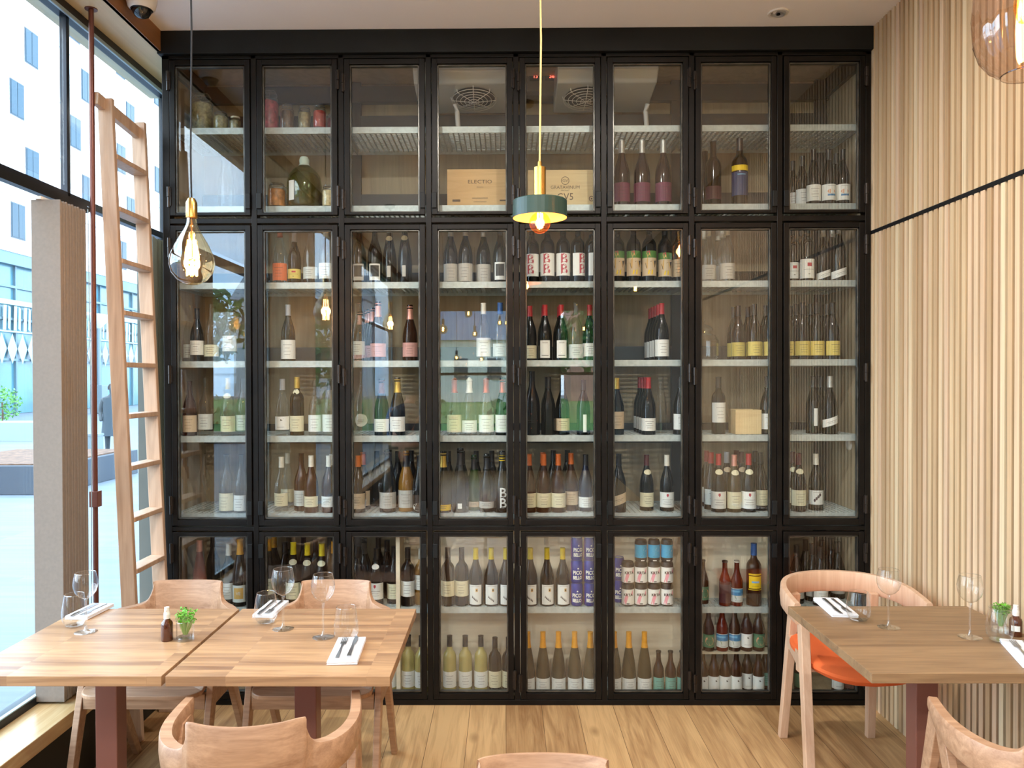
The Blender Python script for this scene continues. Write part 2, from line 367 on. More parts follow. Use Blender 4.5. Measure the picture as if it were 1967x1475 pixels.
# invented downlights added to brighten the room, and the small spot near the cabinet
wlamp = emit('added_lamp_glass', (1, .9, .78), 1.5)
proto = None
for x, yy in FILL_SPOTS:
    if proto is None:
        proto = empty('added_downlight', (x, yy, CEIL), 0, None, 'ceiling lamp')
        MB().lathe([(.0, -.001), (.045, -.001)], n=24).build('diffuser', wlamp, proto)
        MB().lathe([(.045, -.0005), (.045, -.008), (.060, -.008), (.062, 0), (.045, -.0005)], n=24).build('trim_ring', M['white'], proto, smooth=True); o = proto
    else: o = dup(proto, (x, yy, CEIL))
    tag(o, 'round white downlight added to the ceiling as fill light for the room', 'ceiling lamp', 'added fill downlights in the ceiling')
    area('added_fill_light', (x, yy, CEIL - .012), .07, FILL_W, (1, .94, .87))
p = at(1495, 24, Z=CEIL)
sp = empty('recessed_spotlight', p, 0, 'small white swivel spotlight recessed in the ceiling near the cabinet', 'ceiling lamp')
MB().lathe([(.036, 0), (.036, -.006), (.046, -.007), (.048, 0)], n=24).build('trim_ring', M['white'], sp, smooth=True)
MB().lathe([(0, -.002), (.022, -.002), (.030, -.010), (.036, -.002)], n=20, mat=Matrix.Rotation(.2, 3, 'Y')).build('lamp_head', prin('grey_lamp_head', '9a9a98', .4), sp, smooth=True)
MB().lathe([(0, -.0115), (.009, -.0115), (.009, -.006)], n=12).build('lens', M['black'], sp)
# security camera
p = at(272, 8, Y=3.45); p.z = CEIL
sc_ = empty('dome_camera', p, 0, 'white dome security camera on the ceiling corner above the ladder', 'camera')
MB().lathe([(0, 0), (.064, 0), (.066, -.03), (.058, -.062), (.047, -.072)], n=28).build('housing', M['white'], sc_, smooth=True)
MB().lathe([(.047, -.068), (.043, -.076), (.041, -.072)], n=24).build('bezel', M['black'], sc_, smooth=True)
MB().lathe([(.041, -.07), (.039, -.085), (.03, -.099), (.016, -.107), (0, -.11)], n=24).build('dome', prin('smoked_dome', '17181c', .06, 0, .8), sc_, smooth=True)
# steel pipe, ladder
p = at(175, 17, Z=ZWT); PX, PY = p.x, p.y
pr = empty('steel_pipe', (PX, PY, ZS), 0, 'thin brown steel pipe rising from the sill to the soffit beside the ladder', 'pipe')
MB().tube([(0, 0, 0), (0, 0, ZWT - ZS)], .011, 12).build('pipe_shaft', M['pipe'], pr, smooth=True)
MB().lathe([(.011, -.004), (.026, -.004), (.026, 0)], (0, 0, ZWT - ZS), 20).build('flange', M['pipe'], pr)
MB().lathe([(.026, 0), (.026, .006), (.011, .006)], (0, 0, 0), 20).build('flange', M['pipe'], pr)
z_ = at(178, 958, Y=PY).z - ZS
MB().box((-.018, -.018, z_ - .035), (.02, .02, z_ + .035)).build('bracket', M['pipe'], pr, bevel=.002)
# ladder
Yn, Yf = 3.45, 3.76
tn, bn = at(203, 190, Y=Yn), at(249, 1160, Y=Yn)
def lx(z): return bn.x + (tn.x - bn.x) * (z - bn.z) / (tn.z - bn.z)
lad = empty('wooden_ladder', (lx(0), (Yn + Yf) / 2, 0), 0, 'tall light oak ladder with flat treads leaning beside the window', 'ladder')
o = Vector(lad.location)
for yy, zt_, nm in ((Yn, tn.z, 'stile'), (Yf, at(263, 236, Y=Yf).z, 'stile')):
    MB().bar(Vector((lx(0), yy, 0)) - o, Vector((lx(zt_), yy, zt_)) - o, .066, .026, up=(0, 1, 0)).build(nm, M['ladder'], lad, bevel=.003)
MB().bar(Vector((lx(tn.z - .03) - .012, Yn - .07, tn.z - .02)) - o, Vector((lx(tn.z - .03) - .006, Yf - .01, tn.z - .055)) - o, .03, .055).build('top_rail', M['ladder'], lad, bevel=.003)
z = at(236, 299, Y=Yn).z; k = 0
while z > .1:
    MB().box(Vector((lx(z) - .037, Yn + .012, z - .011)) - o, Vector((lx(z) + .037, Yf - .012, z + .011)) - o).build('tread', M['ladder'], lad, bevel=.003); z -= .2345
# blinds
b0 = at(63, 378, Y=3.0); 
def blind(x0, x1, y0, y1, z0, z1, mats, label, n):
    r_ = empty('vertical_blind', ((x0 + x1) / 2, (y0 + y1) / 2, z0), 0, label, 'blind', 'stacked vertical blinds at the window'); o = Vector(r_.location)
    f = MB(); vs = []; fs = []
    # a stack of tightly folded louvres
    for i in range(n):
        ya = y0 + (y1 - y0) * i / n; yb = ya + (y1 - y0) / n * .93; j = (i * 37 % 5) * .0009
        f.box(Vector((x0 + j, ya, z0)) - o, Vector((x1 - j * (i > 0), yb, z1 - j * 2)) - o)
    f.build('louvre_stack', mats, r_, bevel=.0015)
    h = MB(); h.box(Vector((x0 + .02, y0 - .01, z1)) - o, Vector((x1 - .07, y1 - .01, z1 + .012)) - o); h.build('headrail_carrier', M['white'], r_)
    c = MB(); c.tube([Vector((x1 - .01, y1 + .03, z1 + .01)) - o, Vector((x1 - .005, y1 + .035, (z0 + z1) / 2)) - o, Vector((x1 - .01, y1 + .03, z0 + .2)) - o], .002, 5); c.build('chain', M['winlight'], r_)
Y1 = 3.05; xa, xb = at(63, 800, Y=Y1).x, at(119, 800, Y=Y1).x; ye = xb * F / (165 - 970)
blind(xa, xb, Y1, ye, ZS + .01, at(100, 383, Y=Y1).z, M['blind'], 'tall taupe vertical blind gathered in a stack in front of the left window', 22)
blind(-1.885, -1.80, 3.93, 4.22, ZS + .01, ZTR - .06, M['blindd'], 'dark grey-green vertical blind stacked in the corner behind the ladder', 14)
cr = MB().box((-1.885, 1.6, ZTR - .052), (-1.85, 3.40, ZTR - .016)); cr.tube([(-1.867, 3.40, ZTR - .035), (-1.867, 3.43, ZTR - .035)], .016, 10)
tag(cr.build('curtain_track', M['black'], loc=(-1.865, 2.5, ZTR - .05)), 'black curtain track running under the window transom above the taupe blind', 'curtain rail')
# ------------------------------------------------------------------ outside
pave = wood('pale_street_paving', '56616c', '67727d', 'X', .8, .2, staves=(1.2, .6), tone=.12)
struct('ground_outside', MB().box((-70, -70, -.05), (-2.05, 110, -.02)), pave)
struct('ground_garden', MB().box((-2.05, -70, -.05), (40, YR - .13, -.02)), prin('pale_concrete', '7c8084', .8, var=.08, vscale=3))
grass = prin('lawn_green', '4c7a2c', .9, var=.5, vscale=8)
tag(MB().box((-45, -52, -.02), (30, -12.5, .12)).build('lawn', grass, loc=(0, -30, 0)), 'green lawn beyond the pale path behind the room', 'lawn', kind='structure')
tag(MB().box((-45, -12.5, -.02), (30, -12.1, .28)).build('lawn_kerb', prin('dark_stone_kerb', '3b4040', .7), loc=(0, -12.3, 0)), 'dark stone kerb at the edge of the lawn', 'kerb', kind='structure')
# street building
XF = -24.0
bl = empty('white_building', (XF, 45, 0), 0, 'long white building with a glazed ground floor across the street', 'building'); o = Vector(bl.location)
fm = MB(); fw = prin('white_render', 'f2f2f0', .8)
fm.box(Vector((XF - 8, 24, 7.9)) - o, Vector((XF, 96, 27)) - o)
for z in (10.6, 13.6, 16.6, 19.6, 22.6): fm.box(Vector((XF - .01, 24, z)) - o, Vector((XF + .02, 96, z + .05)) - o, 1)
fm.build('upper_wall', [fw, prin('facade_groove', '8fa0ad', .8)], bl)
wf = prin('facade_window_glass', '2e434f', .25, 0, .25); wd_ = prin('facade_window_frame', '2f3d48', .5)
first = None; pos = []
for i, yy in enumerate([27.5 + 5.15 * i for i in range(13)]):
    for j, z in enumerate((8.6, 11.6, 14.6, 17.6, 20.6, 23.4)):
        pos.append((yy + (1.2 if j % 2 else 0), z))
for yy, z in pos:
    if first is None:
        f = MB(); f.box((-.05, -.55, 0), (.03, .55, 1.75), 0); f.box((.03, -.48, .06), (.045, -.02, 1.69), 1); f.box((.03, .02, .06), (.045, .48, 1.69), 1)
        first = f.build('window', [wd_, wf], bl); w = first
    else: w = first.copy(); COL.objects.link(w); w.parent = bl
    w.location = Vector((XF, yy, z)) - o
gl = MB(); gl.box(Vector((XF - 8, 24, 0)) - o, Vector((XF - .4, 96, 7.9)) - o)
gl.build('glazed_wall', prin('blue_glass_wall', '416f7d', .2, 0, .5, var=.35, vscale=.5), bl)
fr = MB()
for i in range(36): fr.box(Vector((XF - .4, 24 + 2 * i, 0)) - o, Vector((XF - .28, 24.12 + 2 * i, 7.9)) - o)
for z in (2.6, 4.6, 6.2): fr.box(Vector((XF - .4, 24, z)) - o, Vector((XF - .27, 96, z + .12)) - o)
fr.box(Vector((XF - .4, 24, 7.3)) - o, Vector((XF - .05, 96, 7.95)) - o)
fr.build('mullions', prin('mullion_grey', '56707c', .5), bl)
dc = MB()                                    # printed screen band: lozenges and strokes
for i in range(90):
    yy = 24 + .8 * i
    dc.add([Vector((XF - .2, yy + a, z)) - o for a, z in ((-.38, 3.2), (0, 2.45), (.38, 3.2), (0, 3.95))], [(0, 1, 2, 3)])
    dc.add([Vector((XF - .2, yy + a, z)) - o for a, z in ((.1, 4.1), (.34, 4.1), (.4, 5.3), (.16, 5.3))], [(0, 1, 2, 3)])
    dc.add([Vector((XF - .2, yy + a, z)) - o for a, z in ((-.32, 4.2), (-.14, 4.1), (-.1, 5.2), (-.28, 5.3))], [(0, 1, 2, 3)])
dc.box(Vector((XF - .24, 24, 5.35)) - o, Vector((XF - .2, 96, 5.6)) - o); dc.box(Vector((XF - .24, 24, 4.0)) - o, Vector((XF - .2, 96, 4.08)) - o)
dc.build('screen_print', prin('white_screen_print', '8fb4be', .6), bl)
# street things
p = at(190, 792, Z=0); Yl = 38.0; xl = at(190, 700, Y=Yl).x
sl = empty('street_lamp', (xl, Yl, 0), 0, 'grey street lamp post with a flared lantern head outside the window', 'street lamp')
grey = prin('street_grey', '66757c', .5)
MB().tube([(0, 0, 0), (0, 0, 4.3)], .09, 10).build('pole', grey, sl, smooth=True)
MB().lathe([(.1, 4.2), (.55, 4.7), (.6, 4.85), (0, 4.95)], n=16).build('lamp_head', prin('lantern_white', 'cfd8dc', .3), sl, smooth=True)
MB().box((-.3, -.3, 0), (.3, .3, 1.4)).build('base', grey, sl, bevel=.02)
p = at(183, 904, Z=-.02)
lb = MB().box((-.1, -.1, -.02), (.1, .1, .62)); lb.box((-.11, -.11, .62), (.11, .11, .66))
tag(lb.build('street_bollard', grey, loc=None), 'grey square bollard standing on the paving outside', 'bollard').location = (p.x, p.y, 0)
p = at(30, 955, Z=-.02)
pl = empty('stone_planter', (p.x - .6, p.y + 1.2, -.02), 0, 'dark low stone planter filled with bark outside the left window', 'planter')
MB().box((-1.2, -1.0, 0), (1.0, 1.6, .42)).build('planter_wall', prin('slate_grey_stone', '343c46', .7), pl, bevel=.01)
MB().box((-1.1, -.9, .42), (.9, 1.5, .44)).build('bark', prin('bark_mulch', '5d4434', .9, var=.5, vscale=12), pl)
p = at(20, 850, Z=-.02)
tag(MB().box((-1.8, -.5, 0), (1.6, .5, .5)).build('stone_bench', prin('pale_stone', '7e8a94', .7)), 'pale stone bench block beyond the planter', 'bench').location = (p.x - .5, p.y + 1, -.02)
def leaves(mb, c, r, n, s, seed, zs=1.0, mi=0):
    rn = random.Random(seed)
    for _ in range(n):
        v = Vector((rn.gauss(0, 1), rn.gauss(0, 1), rn.gauss(0, 1))).normalized() * r * rn.uniform(.35, 1) ** .6; v.z *= zs
        p = Vector(c) + v; a = Vector((rn.gauss(0, 1), rn.gauss(0, 1), rn.gauss(0, 1))).normalized(); b = a.cross(Vector((rn.gauss(0, 1), rn.gauss(0, 1), rn.gauss(0, 1)))).normalized()
        k = s * rn.uniform(.6, 1.3); mb.add([p - a * k, p + b * k * .45, p + a * k, p - b * k * .45], [(0, 1, 2, 3)], mi)
leafm = prin('street_foliage', '4f8a3a', .6, var=.4, vscale=2)
p = at(12, 800, Z=.4); sh = empty('leafy_shrub', (p.x - .15, p.y, 0), 0, 'green leafy shrub growing by the planter outside', 'shrub')
f = MB(); leaves(f, (0, 0, .85), .62, 420, .07, 3); f.build('foliage', leafm, sh); MB().tube([(0, 0, 0), (.03, 0, .5), (0, .02, .9)], .03, 6).build('stem', prin('bark', '5b4636', .9), sh)
# trees, hedge and houses behind the room: the cabinet glass mirrors them
tk = prin('tree_bark', '4b3a2c', .9); crown = prin('tree_foliage', '3f6b2e', .7, var=.5, vscale=1.5)
for i, (x, yy, hh, rr) in enumerate([(-13, -24, 6.4, 2.4), (-18, -28, 7.5, 3.0), (-23, -33, 7, 2.8), (-9.5, -30, 5.2, 2.0), (-30, -30, 8, 3.2), (4.5, -27, 6, 2.3), (2.2, -34, 5, 1.8), (-27, -24, 6, 2.4)]):
    t_ = empty('broadleaf_tree', (x, yy, 0), 0, 'broadleaf tree on the lawn behind the room', 'tree', 'trees on the lawn behind the room')
    f = MB(); rn = random.Random(i)
    for q in range(5): leaves(f, (rn.uniform(-.5, .5) * rr, rn.uniform(-.5, .5) * rr, hh - rr + rn.uniform(-.5, .5) * rr), rr * .7, 200, .26, i * 9 + q)
    f.build('foliage', crown, t_); MB().tube([(0, 0, 0), (.1, 0, hh * .4), (0, .1, hh - rr)], [.22, .16, .1], 8).build('trunk', tk, t_)
for i, (x, yy, w, hh, c, rc) in enumerate([(-2.6, -46, 7.5, 4.2, 'd8d4cc', '5d7089'), (-36, -58, 14, 7, 'c9c2b6', '8b9096'), (9, -48, 9, 8, 'b98476', '6a5a55'), (-19, -66, 12, 9, 'd6d9dc', '8a94a0')]):
    h_ = empty('garden_house', (x, yy, 0), 0, ['pale house with a slate roof and dormers beyond the lawn', 'long beige house far beyond the lawn', 'brick coloured house beyond the lawn', 'tall pale house furthest beyond the lawn'][i], 'house')
    MB().box((-w / 2, -3, 0), (w / 2, 3, hh)).build('wall', prin('house_wall_%d' % i, c, .8), h_)
    r_ = MB(); r_.add([(-w / 2 - .3, -3.3, hh), (w / 2 + .3, -3.3, hh), (w / 2 + .3, 3.3, hh), (-w / 2 - .3, 3.3, hh), (-w / 2, 0, hh + 2.6), (w / 2, 0, hh + 2.6)], [(0, 1, 5, 4), (2, 3, 4, 5), (0, 4, 3), (1, 2, 5), (0, 3, 2, 1)])
    r_.build('roof', prin('house_roof_%d' % i, rc, .7), h_)
    for q in range(int(w // 2.2)):
        MB().box((-w / 2 + .8 + q * 2.2, 3, hh - 2.6), (-w / 2 + 1.7 + q * 2.2, 3.05, hh - 1.2)).build('window', wd_, h_)
f = MB()
for q in range(16): leaves(f, (-30 + q * 3.4, -17 - (q % 3) * .5, .5), 1.2, 120, .16, 70 + q, .6)
tag(f.build('low_shrubs', crown, loc=(-6, -21, 0)), 'band of low shrubs across the lawn behind the room', 'shrubs', kind='stuff')
# pedestrian outside
p = at(217, 889, Z=-.02); K_ = at(217, 737, Y=p.y).z + .02
pe = empty('person', (p.x, p.y, -.02), .5, 'person in a long dark coat and trousers walking on the paving outside', 'person')
def skin(name, nodes, edges, mat, parent, sub=2, sc=1.0):
    me = bpy.data.meshes.new(name); me.from_pydata([tuple(Vector(n_[:3]) * sc) for n_ in nodes], edges, []); me.materials.append(mat)
    ob = bpy.data.objects.new(name, me); COL.objects.link(ob); ob.parent = parent
    m1 = ob.modifiers.new('skin', 'SKIN'); m1.use_smooth_shade = True
    for i, n_ in enumerate(nodes): sv = me.skin_vertices[0].data[i]; sv.radius = (n_[3] * sc, (n_[4] if len(n_) > 4 else n_[3]) * sc); sv.use_root = (i == 0)
    s_ = ob.modifiers.new('sub', 'SUBSURF'); s_.levels = s_.render_levels = sub; return ob
k = K_ / 1.75
nodes = [(0, 0, .95, .15, .11), (0, 0, 1.15, .14, .1), (0, 0, 1.38, .17, .11), (0, 0, 1.5, .06), (0, -.02, 1.56, .06), (0, -.02, 1.66, .085, .1), (0, -.01, 1.74, .05),
         (-.19, 0, 1.40, .06), (-.24, .05, 1.14, .048), (-.23, -.04, .92, .036), (.19, 0, 1.40, .06), (.24, -.05, 1.14, .048), (.22, -.16, .94, .036),
         (-.1, 0, .88, .09), (-.1, .1, .5, .06), (-.1, .22, .1, .04), (-.1, .14, .03, .035), (.1, 0, .88, .09), (.1, -.12, .5, .06), (.1, -.16, .08, .04), (.1, -.27, .03, .035)]
edges = [(0, 1), (1, 2), (2, 3), (3, 4), (4, 5), (5, 6), (2, 7), (7, 8), (8, 9), (2, 10), (10, 11), (11, 12), (0, 13), (13, 14), (14, 15), (15, 16), (0, 17), (17, 18), (18, 19), (19, 20)]
skin('body', nodes, edges, prin('dark_trousers_and_skin', '3c4348', .7), pe, 2, k)
MB().lathe([(.19 * k, 1.44 * k), (.2 * k, 1.3 * k), (.19 * k, 1.05 * k), (.23 * k, .6 * k)], n=16, mat=Matrix.Diagonal((1, .72, 1))).build('coat', prin('dark_coat', '39444c', .8), pe, smooth=True)
MB().lathe([(.0, 1.76 * k), (.06 * k, 1.745 * k), (.095 * k, 1.68 * k), (.09 * k, 1.62 * k)], (0, .01, 0), 14).build('hair', prin('dark_hair', '2a2624', .8), pe, smooth=True)
# ================================================================== THE WINE CABINET
YC = 3.84; PITCH = 167.6 / (F / YC) ; X0 = at(322, 728, Y=YC).x; X0 = (322 - 970) / (F / YC)
def zf(py, Y=YC): return at(970, py, Y=Y).z
NX = [X0 + PITCH * i for i in range(9)]
ROWS = [(113, 412, 127, 405), (431, 1008, 444, 993), (1021, 1341, 1031, 1326)]
DEP = .50
cab = empty('wine_cabinet', (0, YC, 0), 0, 'floor-to-ceiling blackened steel and glass wine cabinet with eight door columns', 'wine cabinet')
def cb(mb, a, b, mi=0): return mb.box((a[0], a[1], a[2]), (b[0], b[1], b[2]), mi)
fr = MB(); pw = .0135
xl, xr = NX[0] - .022, NX[8] + .014
for i, x in enumerate(NX):
    a, b = x - pw, x + pw
    if i == 0: a = xl
    if i == 8: b = xr
    fr.box((a, -.006, 0), (b, .05, zf(104)))
fr.box((xl, -.008, 0), (xr, .05, zf(1343)))
for y0, y1 in ((417, 427), (1011, 1019)): fr.box((xl + .02, -.004, zf(y1)), (xr - .01, .05, zf(y0)))
fr.box((xl, -.006, zf(110.5)), (xr, .05, zf(104)))
fr.build('frame', M['steel'], cab, bevel=.002)
MB().box((xl - .012, -.03, zf(103.5)), (XR - .002, .06, CEIL - .001)).build('header_beam', M['header'], cab, bevel=.002)
body = MB(); body.box((xl, DEP, 0), (xr, DEP + .02, CEIL - .05)); body.box((xl, .05, 0), (xl + .012, DEP, CEIL - .05)); body.box((xr - .012, .05, 0), (xr, DEP, CEIL - .05))
body.box((xl, .05, CEIL - .07), (xr, DEP, CEIL - .05)); body.box((xl + .012, .05, .004), (xr - .012, DEP, .018))
body.build('lining', M['ply'], cab)
bb = MB()
for py in (262, 412, 562, 704, 850): z = zf(py, YC + DEP); bb.box((xl + .012, DEP - .03, z), (xr - .012, DEP - .001, z + .11))
z = zf(200, YC + DEP); bb.box((xl + .012, DEP - .04, z), (xr - .012, DEP - .001, z + .09))
for px in (687, 1298, 1572): x = at(px, 728, Y=YC + DEP).x; bb.box((x - .03, DEP - .035, .02), (x + .03, DEP - .002, CEIL - .07))
for xx in (xl + .012, xr - .032): bb.box((xx, .06, CEIL - .17), (xx + .02, DEP, CEIL - .07))
bb.build('back_beams', M['backbeam'], cab)
# shelves: galvanised grating, front edge strip
SHELF = {}
def shelf(key, py, x0=None, x1=None, y1=DEP - .04, fine=True):
    z = zf(py, YC + .08); SHELF[key] = z; x0 = x0 or xl + .014; x1 = x1 or xr - .014
    for q in range(4):
        a = x0 + (x1 - x0) * q / 4 + .001; b = x0 + (x1 - x0) * (q + 1) / 4 - .001
        if y1 < .3 and b - a < .05: continue
        m = MB(); m.box((a, .075, z - .032), (b, .079, z)); m.box((a, y1 - .003, z - .03), (b, y1, z))
        m.box((a, .079, z - .028), (a + .003, y1, z)); m.box((b - .003, .079, z - .028), (b, y1, z))
        x = a + .012
        while x < b - .004: m.box((x, .079, z - .016), (x + .0045, y1, z - .0005)); x += .027
        y = .079 + .02
        while y < y1 - .01: m.box((a, y, z - .009), (b, y + .0045, z - .0008)); y += .027
        m.build('shelf', M['grate'], cab)
shelf('A', 243); shelf('B', 394); shelf('C', 541); shelf('D', 692); shelf('E', 836); shelf('F', 985)
# lower row: shallow lit box behind columns 3.6 - 7, deep part at both sides
xb0, xb1 = at(768, 1100, Y=YC + .07).x, at(1490, 1100, Y=YC + .1).x
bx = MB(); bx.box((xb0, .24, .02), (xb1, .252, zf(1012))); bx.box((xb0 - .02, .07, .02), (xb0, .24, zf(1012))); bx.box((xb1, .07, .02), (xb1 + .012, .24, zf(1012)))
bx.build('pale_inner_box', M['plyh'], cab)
zG = zf(1165, YC + .08); SHELF['G'] = zG; SHELF['H'] = .020; zT = zf(1253, YC + .08); SHELF['T'] = zT
def gr(a, b, y1, z):
    m = MB(); m.box((a, .075, z - .032), (b, .079, z)); m.box((a, y1 - .003, z - .03), (b, y1, z)); x = a + .006
    while x < b: m.box((x, .079, z - .016), (x + .0045, y1, z - .0005)); x += .027
    y = .098
    while y < y1 - .01: m.box((a, y, z - .009), (b, y + .0045, z - .0008)); y += .027
    m.build('shelf', M['grate'], cab)
gr(xl + .014, NX[1], DEP - .05, zG); gr(NX[1] + .002, xb0 - .022, DEP - .05, zG); gr(xb0 + .002, NX[5], .235, zG); gr(NX[5] + .002, xb1 - .002, .235, zG); gr(xb1 + .014, xr - .014, DEP - .05, zG)
MB().box((NX[6] + .02, .08, zT - .008), (xb1 - .004, .235, zT)).build('thin_shelf', prin('pale_metal_sheet', 'b9b39e', .5), cab)
# doors
GAP = .0045
def door(i, r):
    y0, y1, g0, g1 = ROWS[r]
    a, b = NX[i] + pw + GAP, NX[i + 1] - pw - GAP; z0, z1 = zf(y1), zf(y0); gz0, gz1 = zf(g1), zf(g0); gx = .036
    hx = a if i % 2 == 0 else b; s = 1 if i % 2 == 0 else -1
    d = MB()
    for p0, p1 in (((a, z0), (a + .026, z1)), ((b - .026, z0), (b, z1)), ((a + .026, z0), (b - .026, z0 + (gz0 - z0) * .72)), ((a + .026, z1 - (z1 - gz1) * .72), (b - .026, z1))):
        d.box((p0[0], -.012, p0[1]), (p1[0], .018, p1[1]))
    t = .008
    for p0, p1 in (((a + .026, gz0 - t), (a + .026 + t, gz1 + t)), ((b - .026 - t, gz0 - t), (b - .026, gz1 + t)), ((a + .026, gz0 - t), (b - .026, gz0)), ((a + .026, gz1), (b - .026, gz1 + t))):
        d.box((p0[0], -.005, p0[1]), (p1[0], .016, p1[1]), 1)
    # side bead depth seen at the glass edge
    o = d.build('door', [M['steel'], M['bead']], cab, bevel=.0016)
    tag(o, 'hinged steel and glass door, %s column from the left, %s row' % (ORD[i], ('top', 'tall middle', 'bottom')[r]))
    MB().box((a + .024, .008, gz0 - .004), (b - .024, .012, gz1 + .004)).build('pane', M['pane'], o)
    ys = {0: ((135, 172), (357, 396)), 1: ((455, 492), (700, 735), (951, 986)), 2: ((1042, 1080), (1286, 1322))}[r]
    for (p, q) in ys:
        if i % 2 == 0 and i > 0: p += 7; q += 5
        h = MB(); zz0, zz1 = zf(q), zf(p); hx2 = hx - s * .006
        h.tube([(hx2, -.016, zz0), (hx2, -.016, (zz0 + zz1) / 2 - .001)], .0065, 10); h.tube([(hx2, -.016, (zz0 + zz1) / 2 + .001), (hx2, -.016, zz1)], .0078, 10)
        h.box((min(hx2, hx2 + s * .012), -.017, zz0 + .006), (max(hx2, hx2 + s * .012), -.012, zz1 - .006))
        h.build('hinge', M['sat'], o, smooth=False)
    p, q = {0: (370, 400), 1: (961, 988), 2: (1043, 1070)}[r]
    ex = b if s > 0 else a
    MB().box((min(ex - s * .022, ex + s * .002), -.022, zf(q)), (max(ex - s * .022, ex + s * .002), -.012, zf(p))).build('handle', M['header'], o, bevel=.002)
ORD = ['first', 'second', 'third', 'fourth', 'fifth', 'sixth', 'seventh', 'eighth', 'ninth', 'tenth', 'eleventh', 'twelfth', 'thirteenth', 'fourteenth', 'fifteenth', 'sixteenth', 'seventeenth', 'eighteenth', 'nineteenth', 'twentieth']
for r in range(3):
    for i in range(8): door(i, r)
# cooling units hanging at the top of the cabinet
def cooler(px0, px1, fan_px, flip, label):
    zt = CEIL - .075; yf = YC + .10; yb = YC + DEP - .05
    x0, x1 = at(px0, 160, Y=yf + .05).x, at(px1, 160, Y=yf + .05).x; xm = (x0 + x1) / 2
    c = empty('cooling_unit', (xm, yf + .15, zt), 0, label, 'cooling unit', 'cooling units inside the cabinet top'); o = Vector(c.location)
    za = zt - .13; zb = at(970, 218, Y=yb).z
    m = MB(); prof = [(yf, zt), (yf, za + .05), (yf + .05, za), (yb, zb), (yb, zt)]
    vs = [Vector((x, y, z)) - o for x in (x0, x1) for y, z in prof]; k = 5
    m.add(vs, [(0, 1, 2, 3, 4), (9, 8, 7, 6, 5)] + [(i, i + 5, (i + 1) % 5 + 5, (i + 1) % 5) for i in range(5)])
    m.build('housing', prin('white_grey_metal', 'bcc2c2', .4, .1), c, bevel=.006)
    # fan guard on the slanted face
    x0 += 0
    ang = math.atan2(zb - za, yb - yf - .05); fx = at(fan_px, 160, Y=yf + .15).x; mid = Vector((fx, yf + .18, za + (zb - za) * ((.13) / (yb - yf - .05)))) - o
    T = Matrix.Translation(mid) @ Matrix.Rotation(ang, 4, 'X')
    g = MB()
    for rr in (.028, .050, .072, .094, .118): 
        g.tube([T @ Vector((rr * cos(t), rr * sin(t) * .95, -.018 - .012 * (1 - rr / .118))) for t in [2 * pi * i / 24 for i in range(25)]], .0018, 4)
    for q in range(8):
        t = 2 * pi * q / 8; g.tube([T @ Vector((0, 0, -.03)), T @ Vector((.118 * cos(t), .112 * sin(t), -.018)), T @ Vector((.123 * cos(t), .117 * sin(t), 0))], .002, 4)
    g.build('fan_guard', M['white'], c)
    g = MB(); g.add([T @ Vector((.112 * cos(2 * pi * i / 24), .106 * sin(2 * pi * i / 24), -.003)) for i in range(24)], [tuple(range(24))]); g.build('fan_opening', M['black'], c)
    dx = x0 + .06 if flip else x1 - .04; zs = SHELF['A']
    a = at(878 if flip else 1240, 215, Y=YC + .3)
    MB().tube([Vector((a.x - (.01 if flip else -.01), YC + .3, a.z + .04)) - o, Vector((a.x, YC + .3, a.z)) - o, Vector((a.x + .01, YC + .3, zs + .001)) - o], .013, 10).build('drain_pipe', M['white'], c, smooth=True)
cooler(795, 985, 910, True, 'pale grey cooling unit with a round fan guard behind the fourth top door')
cooler(1070, 1262, 1126, False, 'pale grey cooling unit with its fan guard behind the fifth top door')
p0, p1 = at(1012, 176, Y=YC + .4), at(1078, 130, Y=YC + .4)
cp = empty('thermostat_panel', ((p0.x + p1.x) / 2, YC + .4, p0.z), 0, 'small grey control panel with red digits between the cooling units', 'control panel'); w = (p1.x - p0.x) / 2; h = p1.z - p0.z
MB().box((-w, 0, 0), (w, .08, h + .05)).build('housing', prin('panel_grey', '6d6a66', .5), cp)
red = emit('red_led', (1, .08, .05), 3)
t = MB(); t.box((-w * .85, -.004, h * .45), (-w * .1, 0, h * .8)); t.box((w * .05, -.004, h * .45), (w * .8, 0, h * .8)); t.build('display', M['black'], cp)
t = MB(); textmb(t, '13', .028, -w * .5, h * .62, -.006, 0); textmb(t, '56', .028, w * .45, h * .62, -.006, 0); t.build('red_digits', red, cp)
# ================================================================== BOTTLES
PROF = {
 'burg': (.296, .0372, [(1, 0), (1, .13), (.95, .155), (.80, .180), (.58, .205), (.42, .225), (.37, .245), (.345, .290), (.37, .291), (.37, .296), (0, .296)]),
 'bord': (.300, .0360, [(1, 0), (1, .182), (.95, .197), (.78, .211), (.5, .223), (.40, .235), (.375, .292), (.40, .293), (.40, .300), (0, .300)]),
 'flute': (.330, .0385, [(1, 0), (1, .10), (.95, .135), (.83, .175), (.62, .22), (.43, .258), (.38, .28), (.36, .325), (.38, .326), (.38, .33), (0, .33)]),
 'champ': (.315, .0415, [(1, 0), (1, .12), (.96, .15), (.83, .18), (.60, .212), (.42, .24), (.37, .265), (.36, .285), (.42, .290), (.42, .300), (.36, .312), (0, .315)]),
 'beer': (.228, .0300, [(1, 0), (1, .115), (.94, .13), (.72, .15), (.50, .17), (.43, .19), (.41, .218), (.46, .219), (.46, .228), (0, .228)]),
}
